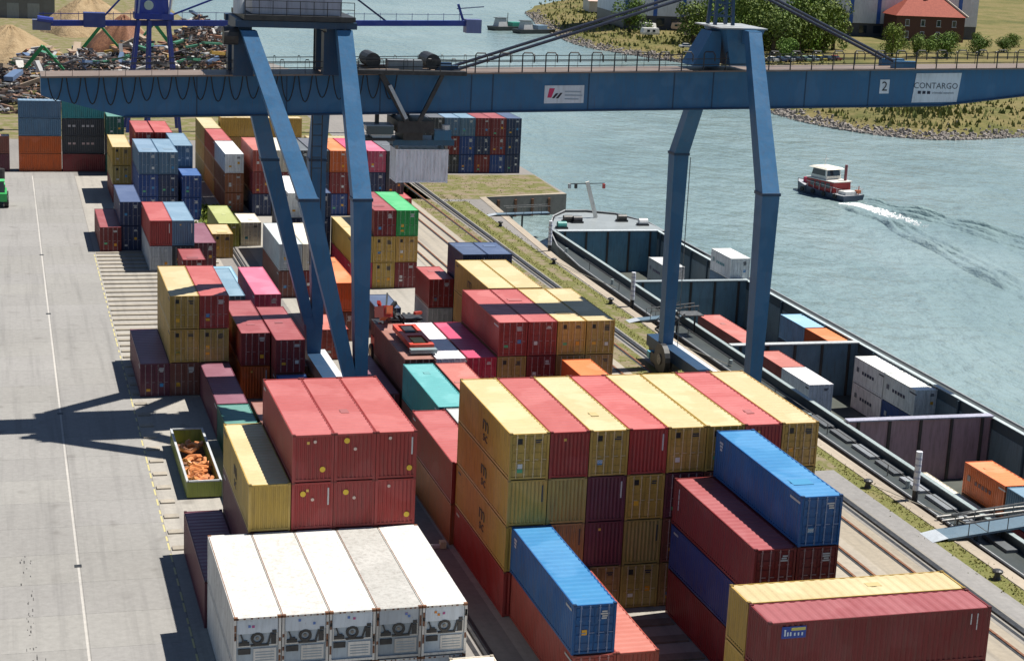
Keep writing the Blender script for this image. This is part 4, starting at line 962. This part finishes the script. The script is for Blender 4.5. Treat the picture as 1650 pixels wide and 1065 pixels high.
MB().loft([(0,.9,4.5,3.9,4.5),(0,.9,4.75,3.2,3.6)]).build('wheelhouse_roof', 'clean', bt, (.82,.78,.66))
for sx in (-1,1): MB().bar((sx*1.55,-.75,3.4),(sx*1.45,-.6,4.5), .2).build('pillar', 'clean', bt, (.75,.75,.72))
MB().tube([(1.2,-2.4,2.8),(1.2,-2.4,5.4)], .24, 8).build('funnel', 'clean', bt, (.2,.05,.06))
MB().box(-.6,.6,4.4,5.6,1.4,2.3).build('bow_locker', 'clean', bt, (.55,.04,.09))
MB().box(-1.3,1.3,-5.4,-3.6,1.0,1.5).build('aft_hatch', 'clean', bt, (.6,.6,.58))
MB().tube([(1.5,-5.4,1),(1.5,-5.4,2.4)], .08, 6).build('stern_post', 'clean', bt, (.5,.1,.05)); MB().box(1.0,1.9,-5.6,-5.0,1.2,1.7).build('winch', 'clean', bt, (.45,.12,.05))
MB().tube([(0,1.4,4.75),(0,1.2,6.6)], .06, 6).build('mast', 'clean', bt, (.7,.7,.7)); MB().bar((-.7,1.3,5.9),(.7,1.3,5.9), .06).build('mast_yard', 'clean', bt, (.7,.7,.7))
for sx in (-1,1):
    for k in range(7): MB().bar((sx*2.15,-5.6+k*1.4,1.0),(sx*2.15,-5.6+k*1.4,1.9), .05).build('rail_post', 'clean', bt, (.75,.75,.75))
    MB().bar((sx*2.15,-5.6,1.9),(sx*2.15,3.2,2.2), .05).build('handrail', 'clean', bt, (.75,.75,.75))
for k in range(4): MB().tube([(-2.5,-4+k*2.6,.7),(-2.3,-4+k*2.6,.7)], .4, 10).build('fender_tyre', 'rubber', bt)
# wake: foam and bow wave ridges on the water
random.seed(5)
b = MB()
for i in range(2600):
    s_ = random.random()**1.5; y = 254.6 - s_*20; cx = 131.6 + (254.6-y)*.10; wd = 2.1*(1-s_*.45)
    x = cx + random.gauss(0, wd*.55); r_ = random.uniform(.06, .34)*(1-.55*s_)
    if random.random() < .25+s_*.6 or math.sin(x*4.1+y*1.7)+math.sin(y*2.9-x*1.3) > 1.15-s_*.9: continue
    k = random.randint(5, 7); a0 = random.random()*6
    vs = [(x,y,WZ+.10+random.random()*.08)] + [(x+math.cos(a0+6.283*j/k)*r_*random.uniform(.6,1.2), y+math.sin(a0+6.283*j/k)*r_*1.5*random.uniform(.6,1.2), WZ+.015) for j in range(k)]
    b.add(vs, [(0,1+j,1+(j+1)%k) for j in range(k)])
tag(b.build('wake_foam', 'foam'), kind='stuff')
def ridge(pts, amp, w0, grow=1.2):
    b = MB(); n = 40; vs = []; fs = []; L_ = len(pts)-1
    for i in range(n+1):
        t = i/n; k = min(L_-1, int(t*L_)); u = t*L_-k; p = Vector((*pts[k],0)); q = Vector((*pts[k+1],0)); d = (q-p).normalized(); nr = Vector((-d.y,d.x,0))
        c = p.lerp(q, u) + nr*.35*math.sin(t*23+amp*40); c.z = WZ; h = amp*min(1, t*8, (1-t)*3)*(.75+.35*math.sin(t*31+w0*9)); ww = w0*(1+grow*t)
        for (o_, z_) in ((-1,-.03),(-.45,.6),(0,1),(.45,.6),(1,-.03)): vs.append(tuple(c + nr*o_*ww + Vector((0,0,max(-.03,z_*h)))))
    for i in range(n):
        for k in range(4): fs.append((5*i+k, 5*i+5+k, 5*i+6+k, 5*i+1+k))
    return b.add(vs, fs)
b = MB()
for dx, dy, am in ((0,0,.95),(2.1,-1.5,.8),(4.4,-3.2,.6)): rr_ = ridge([(133.6-dx*.3,259.5+dy),(137.5-dx*.6,250.4+dy),(141.3-dx*.8,239.5+dy*1.4),(144-dx,224+dy*1.6),(147-dx,205),(150-dx,185)], am, .6, .9); b.add(rr_.v, rr_.f)
for dx, am in ((0,.85),(1.9,.65),(3.8,.5)): rr_ = ridge([(127.9+dx*.4,254.5),(128.6+dx*.6,240),(126.4+dx,227),(124+dx,206),(121.3+dx,187),(117+dx,160)], am, .65, .9); b.add(rr_.v, rr_.f)
for k in range(46):
    t = random.random(); x, y = 122.5-16*t+random.uniform(-3,7)*t, 243-80*t+random.uniform(-6,6); l_ = random.uniform(3,7); a_ = R(-62+random.uniform(-14,14))
    rr_ = ridge([(x,y),(x+math.cos(a_)*l_*.5,y+math.sin(a_)*l_*.5),(x+math.cos(a_)*l_,y+math.sin(a_)*l_)], random.uniform(.05,.1), random.uniform(.5,.9), .2); b.add(rr_.v, rr_.f)
tag(b.build('bow_wave', 'water', smooth=True), kind='stuff')

# ------------------------------------------------------------------ far bank
def terrain(name, outline, inner, zs, mat):
    """outline: shoreline (z=WZ); inner offsets towards an inland direction"""
    b = MB(); rows = []; n = len(outline)
    for k, (off, z) in enumerate(zs):
        rows.append([(x+nx*off, y+ny*off, z + (random.uniform(-.35,.35) if 0 < k < len(zs)-1 else 0)) for (x,y),(nx,ny) in zip(outline, inner)])
    vs = [p for r in rows for p in r]; fs = []
    for k in range(len(rows)-1):
        for i in range(n-1): fs.append((k*n+i, k*n+i+1, (k+1)*n+i+1, (k+1)*n+i))
    b.add(vs, fs); return tag(b.build(name, mat, smooth=True), kind='structure')
def dens(pts, m_=6):
    out = []
    P_ = [pts[0]]+pts+[pts[-1]]
    for i in range(1, len(P_)-2):
        p0,p1,p2,p3 = P_[i-1],P_[i],P_[i+1],P_[i+2]
        for k in range(m_):
            t = k/m_
            out.append(tuple(.5*((2*p1[j])+(-p0[j]+p2[j])*t+(2*p0[j]-5*p1[j]+4*p2[j]-p3[j])*t*t+(-p0[j]+3*p1[j]-3*p2[j]+p3[j])*t**3) for j in range(2)))
    out.append(pts[-1]); return out
shore = dens([(520,330),(330,352),(260,348),(215,337),(188,331),(174,346),(171,376),(184,430),(196,480),(188,512),(180,543),(186,600),(196,650),(223,745),(300,860),(420,1000)], 8)
nrm = []
for i in range(len(shore)):
    p, q = shore[max(0,i-2)], shore[min(len(shore)-1,i+2)]
    d = Vector((q[0]-p[0], q[1]-p[1], 0)).normalized(); nv = Vector((d.y,-d.x,0)); c_ = Vector((420-shore[i][0], 620-shore[i][1], 0)).normalized()
    v_ = (nv*.55+c_*.45).normalized(); nrm.append((v_.x, v_.y))
terrain('far_bank', shore, nrm, [(-6,-5.5),(0,-3.1),(4,-2.2),(12,-.9),(22,0),(34,.3)], 'land')
poly = [(x+nx*34, y+ny*34) for (x,y),(nx,ny) in zip(shore,nrm)] + [(1800,1000),(1800,340)]
sheet('peninsula', poly, 0.3, 'land')
# riprap along the water line
b = MB(); random.seed(9)
for i in range(5200):
    k = random.randrange(0, len(shore)-1); t = random.random(); x = shore[k][0]*(1-t)+shore[k+1][0]*t; y = shore[k][1]*(1-t)+shore[k+1][1]*t
    if y > 700 or x > 420: continue
    nx, ny = nrm[k]; off = abs(random.gauss(0, 3.2))-1.2; s_ = random.uniform(.25, .75)*(1 if off < 5 else .6)
    z = -3.1 + max(0, off)*.22; x += nx*off; y += ny*off; a_ = random.random()*6
    pts = [(x+math.cos(a_+j*1.2566)*s_*random.uniform(.7,1.2), y+math.sin(a_+j*1.2566)*s_*random.uniform(.7,1.2)) for j in range(5)]
    b.add([(px,py,z-.2) for px,py in pts]+[(x*.4+px*.6,y*.4+py*.6,z+s_*random.uniform(.5,.9)) for px,py in pts], [tuple(range(5,10))]+[(j,(j+1)%5,5+(j+1)%5,5+j) for j in range(5)])
tag(b.build('riprap', 'stone'), kind='stuff')
# shrubs and grass clumps on the bank
b = MB()
for i in range(7000):
    k = random.randrange(0, len(shore)-1); x, y = shore[k]; nx, ny = nrm[k]; off = random.uniform(6, 40); x += nx*off+random.uniform(-6,6); y += ny*off+random.uniform(-6,6)
    z = -.9 if off < 14 else .3; h = random.uniform(.2,.9); a_ = random.random()*6; dx, dy = math.cos(a_)*h*.7, math.sin(a_)*h*.7
    b.add([(x-dx,y-dy,z-.4),(x+dx,y+dy,z-.4),(x+dy*.5,y-dx*.5,z+h)], [(0,1,2)])
tag(b.build('bank_grass', 'blade', None, (.95,.95,.9)), kind='stuff')

# trees
def crown_mesh(seed, nl=2600):
    rnd = random.Random(seed); b = MB(); lobes = []
    for i in range(15):
        a_ = rnd.random()*6.283; r_ = rnd.uniform(0,.62); z = rnd.uniform(.15,.95)
        lobes.append((math.cos(a_)*r_*(1.1-.5*z), math.sin(a_)*r_*(1.1-.5*z), z, rnd.uniform(.2,.36)))
    for i in range(nl):
        lx,ly,lz,lr = rnd.choice(lobes); v = Vector((rnd.gauss(0,1),rnd.gauss(0,1),rnd.gauss(0,1))).normalized()*lr*rnd.uniform(.72,1.06)
        c = Vector((lx,ly,lz))+v; s_ = rnd.uniform(.018,.046); up = (v.normalized()+Vector((rnd.gauss(0,.6),rnd.gauss(0,.6),rnd.gauss(0,.6)))).normalized()
        sx = up.orthogonal().normalized(); sy = up.cross(sx); r2 = rnd.random()*6.283; sx, sy = sx*math.cos(r2)+sy*math.sin(r2), sy*math.cos(r2)-sx*math.sin(r2)
        b.add([c+sx*s_, c+sy*s_*.7, c-sx*s_, c-sy*s_*.7], [(0,1,2,3)])
    me = b.mesh('crown'); me.materials.append(MATS['leaf']); return me
CR = [crown_mesh(s_) for s_ in (1,2,3,4,5)]
random.seed(21)
def tree(x, y, h, rad, label, tint=(1,1,1), i=[0], name='broadleaf_tree'):
    t = thing(name, label, 'tree', (x,y,.3), random.random()*6, 'trees on the peninsula'); i[0] += 1
    b = MB(); b.tube([(0,0,-.5),(.1,0,h*.2),(0,.15,h*.45)], [rad*.07,rad*.055,rad*.03], 7)
    for k in range(4):
        a_ = k*1.6+random.random(); b.tube([(0,0,h*.22),(math.cos(a_)*rad*.3,math.sin(a_)*rad*.3,h*.42),(math.cos(a_)*rad*.5,math.sin(a_)*rad*.5,h*.62)], [rad*.03,rad*.02,rad*.01], 5)
    b.build('trunk', 'bark', t)
    o = link('crown', CR[i[0] % 5], t, tint, (0,0,h*.08 if h > 11 else -h*.04)); o.scale = (rad*random.uniform(1.0,1.3), rad*random.uniform(1.0,1.3), h*random.uniform(.72,.9)); o.rotation_euler = (random.uniform(-.12,.12), random.uniform(-.12,.12), 0)
    return t
TR = [(222,490,13,9.5,'tall broadleaf tree behind the crane stay, darkest of the clump'),(233,496,14.5,10,'large round tree beside the warehouse wall'),(214,498,10,7,'low tree beside the parked cars at the clump edge'),
 (245,504,13,8.5,'broadleaf tree at the warehouse end of the clump'),(263,493,9,6,'pale bushy tree before the brick house'),(272,494,6.5,4.6,'small tree before the brick house door side'),(281,492,7.5,5.6,'round tree beyond the brick house trees'),
 (226,512,14,9,'tree at the back of the clump by the stay'),(203,565,10,7.5,'tree at the tip of the wooded spit'),(219,474,6,4.5,'shrub tree by the parked cars'),(252,516,11,7,'broadleaf tree half hidden behind the clump'),(300,505,6,5,'shrub tree on the dry slope'),(318,520,5,4.5,'low shrub tree at the far end of the dry slope')]
for k, (x,y,h,r_,lab) in enumerate(TR):
    g = random.uniform(.85,1.4); tree(x, y, h*1.22, r_*1.12, lab, (g*random.uniform(.85,1.15), g, g*random.uniform(.7,1.0)))
for k in range(70):
    x, y = random.uniform(204, 262), random.uniform(492, 640)
    if y > 590 and x < 226: continue
    if 255 < x and y < 540: continue
    if x > 202 and y > 556: continue
    g = random.uniform(.7,1.5); tree(x, y, random.uniform(9,17), random.uniform(7,11), 'broadleaf tree in the dense grove behind the crane stay', (g*random.uniform(.8,1.2), g, g*random.uniform(.6,1.0)))
for k, (x, y) in enumerate(((286,512),(292,520),(306,532),(334,540),(340,520),(352,545),(330,505),(360,530),(345,560),(322,545),(275,512),(372,552))):
    g = random.uniform(.9,1.5); tree(x, y, random.uniform(3.5,6.5), random.uniform(3,5), f'low green shrub on the dry slope, {(ORD+["tenth","eleventh","twelfth"])[k]} along from the brick house', (g, g, g*.7), name='shrub')
# brick house
bh = thing('brick_house', 'dark brick house with red tiled hip roof by the river road', 'house', (311, 562, .3), R(-6))
MB().box(-12.5,12.5,-6,6,0,8.6).build('wall', 'brick', bh)
MB().add([(-13.3,-6.8,8.6),(13.3,-6.8,8.6),(13.3,6.8,8.6),(-13.3,6.8,8.6),(-6,0,15),(6,0,15)], [(0,1,5,4),(1,2,5),(2,3,4,5),(3,0,4),(3,2,1,0)]).build('roof', 'tiles', bh)
MB().bar((13.2,-6.8,8.8),(6,0,15.2), .5).build('ridge_capping', 'clean', bh, (.7,.6,.5))
for z in (1.2, 5.2):
    for xv in (-8.6, -2.9, 2.9, 8.6):
        wv = MB().box(xv-.75, xv+.75, -6.06, -6.0, z, z+2.2).build('window', 'clean', bh, (.62,.68,.75)); MB().box(xv-.6, xv+.6, -6.1, -6.061, z+.15, z+2.05).build('pane', 'glass', wv); MB().box(xv-.95,xv+.95,-6.3,-6.0,z-.18,z-.01).build('sill', 'clean', wv, (.5,.48,.45))
MB().box(-.4,.4,-1.2,0,14.4,16.5).build('chimney', 'brick', bh)
# warehouse
wh = thing('warehouse', 'long white warehouse with blue vertical stripes and dark base', 'warehouse', (276, 574, .3), R(-5))
MB().box(-70,60,0,40,4.6,34).build('wall', 'clean', wh, (.62,.66,.72))
MB().box(-70,60,.3,40,0,4.6).build('base_wall', 'clean', wh, (.06,.065,.08))
for k in range(13): MB().box(-70+k*10.2,-68.6+k*10.2,-.12,0,4.6,34).build('blue_stripe', 'clean', wh, (.02,.1,.42))
for k in range(24): MB().box(-69+k*5.3,-66.2+k*5.3,.16,.3,1.2,3.8).build('window', 'glass', wh)
MB().box(-70.5,60.5,-.4,40.5,34,34.6).build('roof', 'clean', wh, (.4,.42,.45))
pt = thing('storage_shed', 'pale pink roofed shed beyond the wooded spit', 'shed', (240, 668, .3), R(-8))
MB().box(-18,18,-7,7,0,4.2).build('wall', 'clean', pt, (.55,.5,.46)); MB().add([(-18.6,-7.6,4.2),(18.6,-7.6,4.2),(18.6,7.6,4.2),(-18.6,7.6,4.2),(-18.6,0,6.4),(18.6,0,6.4)], [(0,1,5,4),(2,3,4,5),(1,2,5),(3,0,4)]).build('roof', 'clean', pt, (.6,.42,.36))
for k in range(3): MB().box(-14+k*11,-10+k*11,-7.05,-7.0,.2,3.4).build('door', 'clean', pt, (.3,.1,.08))
def caravan(x, y, rz, lab, c):
    t = thing('caravan', lab, 'caravan', (x,y,.32), rz, 'caravans on the spit')
    MB().loft([(0,0,.6,2.2,5.4),(0,0,1.2,2.3,6.0),(0,0,2.7,2.1,5.4)]).build('body', 'clean', t, c)
    for k in (-1.4,.6): MB().box(-1.17,-1.13,k,k+1.0,1.5,2.2).build('window', 'glass', t)
    for s in (-1,1): MB().tube([(s*.9-.1,0,.35),(s*.9+.1,0,.35)], .35, 10).build('wheel', 'rubber', t)
caravan(212,572,.5,'white caravan among the trees at the spit tip',(.75,.75,.72)); caravan(219,549,1.2,'cream caravan in the tree gap by the dry bank',(.7,.55,.42)); caravan(225,575,.9,'white caravan with brown side deeper in the trees',(.62,.45,.35)); caravan(204,548,1.7,'white caravan nearest the water on the spit',(.8,.8,.8) ); caravan(231,548,.2,'pale caravan under the trees near the pylon',(.7,.6,.5))
def car(x, y, rz, lab, c, grp='cars parked on the river road'):
    t = thing('parked_car', lab, 'car', (x,y,.32), rz, grp)
    MB().loft([(0,0,.3,1.75,4.2),(0,0,.75,1.8,4.3),(0,0,.9,1.7,4.1)]).build('body', 'clean', t, c)
    MB().loft([(0,.1,.9,1.6,2.5),(0,.15,1.4,1.35,1.7)]).build('cabin', 'glass', t); MB().box(-.66,.66,-.68,.98,1.4,1.45).build('roof', 'clean', t, c)
    for sx in (-.85,.85):
        for yv in (-1.3,1.3): MB().tube([(sx-.1,yv,.32),(sx+.1,yv,.32)], .32, 10).build('wheel', 'rubber', t)
cl = [('white',(.75,.75,.75)),('dark blue',(.02,.05,.15)),('silver',(.45,.47,.5)),('black',(.02,.02,.02)),('pale green',(.3,.45,.3)),('silver blue',(.3,.38,.45)),('yellow',(.6,.5,.05)),('dark grey',(.08,.08,.09)),('red',(.4,.03,.03)),('light grey',(.55,.55,.53)),('navy',(.02,.03,.09)),('bright white',(.82,.82,.82)),('dark green',(.02,.1,.05)),('bronze',(.25,.16,.08))]
for k, (nm, c) in enumerate(cl):
    if k < 9: x, y = 211+k*3.0, 466+k*1.1
    else: x, y = 200+(k-9)*1.5, 505-(k-9)*6
    car(x, y, R(20)+(.0 if k < 9 else 1.2), f'{nm} car parked in the row {"below the clump" if k < 9 else "on the spit shore"}', c)
# moored tug on the far river
for i, (x, y, lab, c) in enumerate(((172, 603, 'dark moored barge tug with green cargo on the far river', (.03,.28,.2)), (178, 592, 'small dark tug lashed beside the larger one', (.2,.3,.4)))):
    t = thing('moored_tug', lab, 'tug', (x,y,WZ), R(-70), 'tugs on the far river')
    pf2 = [(-2.6,-8),(-2.8,4),(-1.4,8),(0,9),(1.4,8),(2.8,4),(2.6,-8)]; n = len(pf2); b = MB()
    b.add([(x_,y_,1.4) for x_,y_ in pf2]+[(x_*.8,y_*.95,-.8) for x_,y_ in pf2], [(k,n+k,n+(k+1)%n,(k+1)%n) for k in range(n)]+[tuple(range(n-1,-1,-1))]); b.build('hull', 'dark', t)
    MB().loft([(0,-4,1.4,3.4,4),(0,-4,4.2,2.6,3)]).build('wheelhouse', 'clean', t, (.5,.5,.5)); MB().box(-1.6,1.6,-6,-2,4.2,4.4).build('roof', 'clean', t, (.1,.12,.13))
    MB().box(-1.8,1.8,0,4,1.4,2.8).build('cargo', 'clean', t, c); MB().tube([(0,-1,1.4),(0,-1,6)], .12, 6).build('mast', 'dark', t)

# ------------------------------------------------------------------ scrap yard and second crane
random.seed(31)
def mound(name, label, x, y, rx_, ry_, h, mat='sand', cat='sand pile'):
    t = thing(name, label, cat, (x,y,0)); b = MB(); n, m_ = 40, 14; vs = [(0,0,h)]; fs = []
    ph = [random.random()*6 for _ in range(6)]
    for j in range(1, m_+1):
        rr = j/m_
        for i in range(n):
            a_ = 2*math.pi*i/n; k = 1+.12*math.sin(3*a_+ph[0])+.08*math.sin(5*a_+ph[1])+.05*math.sin(9*a_+ph[2])
            z = h*max(0, (1-rr)**.85)*(1+.10*math.sin(4*a_+ph[3])*rr+.06*math.sin(11*a_+ph[4]+rr*7)) 
            vs.append((math.cos(a_)*rx_*rr*k, math.sin(a_)*ry_*rr*k, z if j < m_ else -.3))
    for i in range(n): fs.append((0,1+i,1+(i+1)%n))
    for j in range(m_-1):
        for i in range(n): fs.append((1+j*n+i, 1+(j+1)*n+i, 1+(j+1)*n+(i+1)%n, 1+j*n+(i+1)%n))
    b.add(vs, fs); b.build('heap', mat, t, (1,1,1), smooth=True); return t
sheet('scrap_yard_ground', rect(-140, 56, 300, 700), .012, 'earth')
mound('sand_pile', 'broad tan sand pile at the yard end', 2, 440, 12, 20, 7.5)
mound('sand_pile', 'tall tan sand pile behind the boom tip', 24, 520, 15, 22, 10.5)
mound('sand_pile', 'small sand pile behind the blue slewing crane', 42, 560, 9, 14, 5)
mound('ore_pile', 'dark red brown ore pile under the blue boom', 30, 462, 9, 13, 9, 'rust', 'ore pile')
def scrap(label, x, y, rx_, ry_, h, n=900):
    t = thing('scrap_heap', label, 'scrap heap', (x,y,0)); bs = [MB() for _ in range(4)]
    for i in range(n):
        a_ = random.random()*6.283; rr = random.random()**.6; px, py = math.cos(a_)*rx_*rr, math.sin(a_)*ry_*rr; z = h*(1-rr)**.8*random.uniform(.6,1.05)
        s_ = random.uniform(.3, 1.5); v = Vector((random.gauss(0,1),random.gauss(0,1),random.gauss(0,.6))).normalized()*s_
        random.choice(bs).bar((px-v.x,py-v.y,z-v.z*.5), (px+v.x,py+v.y,z+v.z*.5+.1), random.uniform(.15,.7), random.uniform(.1,.5))
    for i in range(46):
        a_ = random.random()*6.283; rr = random.random()**.5; px, py = math.cos(a_)*rx_*rr, math.sin(a_)*ry_*rr; z = h*(1-rr)**.8+random.uniform(.1,.6); l_ = random.uniform(1.2,3.4)
        v = Vector((random.gauss(0,1),random.gauss(0,1),random.gauss(0,.35))).normalized()*l_
        MB().bar((px-v.x,py-v.y,z-v.z), (px+v.x,py+v.y,z+v.z), random.uniform(.5,1.9), random.uniform(.1,.9)).build('scrap_piece', 'clean', t, random.choice([(.3,.14,.08),(.4,.4,.4),(.06,.06,.07),(.5,.48,.44),(.05,.2,.12),(.1,.16,.28),(.5,.3,.05),(.22,.2,.18),(.35,.26,.18)]))
    for bq, c in zip(bs, ((.14,.09,.07),(.36,.36,.36),(.05,.05,.06),(.28,.17,.12))): tag(bq.build('scrap_metal', 'clean', t, c), kind='stuff')
scrap('scrap metal heap at the yard end beside the sand', 1, 358, 15, 26, 6, 1200)
scrap('grey scrap metal heap below the blue crane legs', 31, 420, 9, 18, 7)
scrap('tall grey scrap heap along the river bank road', 47, 440, 9, 36, 11, 1600)
scrap('scrap metal heap behind the container wall', 18, 398, 13, 22, 6, 1100)
scrap('rusty scrap metal heap in front of the ore pile', 9, 410, 8, 16, 5)
# second crane
sc = thing('slewing_crane', 'deep blue crane with a long horizontal boom over the scrap yard', 'crane', (0, 312, 0))
BB = (.012,.035,.26)
MB().bar((6.3,0,18.0),(82,0,19.9), 1.0, .95).build('boom', 'clean', sc, BB)
MB().bar((6.3,0,19.6),(24,0,20.0), .12).build('boom_handrail', 'clean', sc, BB); MB().bar((30,0,20.4),(82,0,21.4), .1).build('boom_handrail', 'clean', sc, (.3,.35,.5))
for k in range(26): x = 7+k*2.9; MB().bar((x,0,18.3+.025*x*.9),(x,0,19.8+.025*x*.9), .08).build('rail_post', 'clean', sc, BB)
MB().box(5.2,8.2,-1.2,1.2,16.9,18.6).build('boom_head', 'clean', sc, (.1,.12,.2)); MB().tube([(6.0,-1.4,18.9),(8.6,-1.4,18.6)], .5, 8).build('sheave', 'clean', sc, BB)
MB().box(13.6,17.2,-1.3,1.3,17.6,20.0).build('trolley', 'clean', sc, (.03,.05,.2))
MB().box(80.6,83.4,-1.2,1.2,18.2,20.6).build('counter_head', 'clean', sc, (.12,.14,.3)); MB().bar((80.2,0,20.4),(79.2,0,23.2), .4).build('head_strut', 'clean', sc, BB); MB().bar((79,0,22.4),(84,0,22.9), .2).build('head_arm', 'clean', sc, (.2,.25,.35))
MB().box(22.0,28.6,-2.2,2.2,19.2,20.2).build('slewing_platform', 'clean', sc, BB)
MB().loft([(25,0,20.2,5.6,3.8),(25,0,25.5,5.0,3.4)]).build('machinery_house', 'clean', sc, (.02,.045,.3)); MB().tube([(24.4,-2.0,21.6),(24.4,-1.9,21.6)], .8, 14).build('fan_cover', 'clean', sc, (.4,.5,.45))
for xv in (22.6, 27.8): MB().bar((xv,-2.0,20.2),(xv+.6,-2.0,26), .3).build('house_post', 'clean', sc, (.25,.3,.5))
MB().bar((17.2,0,19.6),(23.5,0,26.5), .3).build('tie_rod', 'clean', sc, BB); MB().bar((28.4,0,19.9),(42,0,25.5), .3).build('tie_rod', 'clean', sc, BB); MB().bar((66,0,19.9),(58,0,25.5), .3).build('tie_rod', 'clean', sc, (.02,.03,.1))
for xa, xb_ in ((22.8,20.6),(27.8,29.6),(24.6,24.2)):
    for yv in (-2,2): MB().bar((xa,yv*.8,19.0),(xb_,yv*1.6,0), .55).build('leg', 'clean', sc, (.03,.05,.26))
MB().bar((21.4,-2.6,8),(28.8,-2.6,8), .35).build('leg_brace', 'clean', sc, BB)
# green material handlers
def handler(x, y, lab, flip=1):
    t = thing('material_handler', lab, 'material handler', (x,y,0))
    G_ = (.015,.24,.07); MB().box(-1.6,1.6,-2.6,2.6,.5,1.5).build('undercarriage', 'dark', t); MB().box(-1.5,1.5,-2.4,2.4,1.6,3.2).build('upper_body', 'clean', t, G_)
    MB().loft([(-.9,-1.6,3.2,1.3,1.5),(-.9,-1.6,4.9,1.2,1.3)]).build('cab', 'glass', t)
    MB().bar((0,0,3.0),(-5*flip,-1,9.5), .7).build('boom', 'clean', t, G_); MB().bar((-5*flip,-1,9.5),(-9*flip,-1.5,4.8), .5).build('stick', 'clean', t, G_)
    MB().loft([(-9*flip,-1.5,3.0,1.6,1.6),(-9*flip,-1.5,4.6,.5,.5)]).build('grapple', 'dark', t)
    for s in (-1.4,1.4):
        for yv in (-1.8,1.8): MB().tube([(s-.3,yv,.6),(s+.3,yv,.6)], .6, 10).build('wheel', 'rubber', t)
handler(40, 430, 'green material handler by the blue crane legs', 1); handler(17, 418, 'green material handler beside the ore pile', -1); handler(3, 365, 'green material handler at the yard end scrap', -1)
sh = thing('grey_shed', 'long grey shed behind the sand piles', 'shed', (0, 560, 0)); MB().box(-60,16,0,20,0,7).build('wall', 'clean', sh, (.12,.13,.14)); MB().box(-61,17,-1,21,7,7.6).build('roof', 'clean', sh, (.35,.38,.4))
for k in range(12): MB().box(-58+k*6,-54.5+k*6,-.06,0,0,4.5).build('door', 'clean', sh, (.22,.25,.27))
t = thing('flatbed_trailer', 'pale flatbed trailer parked among the scrap', 'trailer', (17.5, 342, 0))
MB().box(-6.5,6.5,-1.2,1.2,1.1,1.4).build('bed', 'clean', t, (.6,.45,.35)); MB().box(-1.5,1.5,-1.1,1.1,1.4,3.4).build('load', 'clean', t, (.5,.48,.45))
for xv in (-5,-3.8,4.2): MB().tube([(xv,-1.2,.5),(xv,1.2,.5)], .5, 10).build('axle_wheels', 'rubber', t)
# bushes in the weedy gap by the yellow wall
b = MB()
for i in range(900):
    x, y = random.gauss(26.4, 1.2), random.uniform(210, 236); h = random.uniform(.2,.7); a_ = random.random()*6; dx, dy = math.cos(a_)*h, math.sin(a_)*h
    b.add([(x-dx,y-dy,0),(x+dx,y+dy,0),(x+dy*.5,y-dx*.5,h)], [(0,1,2)])
tag(b.build('weeds', 'blade', None, (1.1,1.25,.7)), kind='stuff')
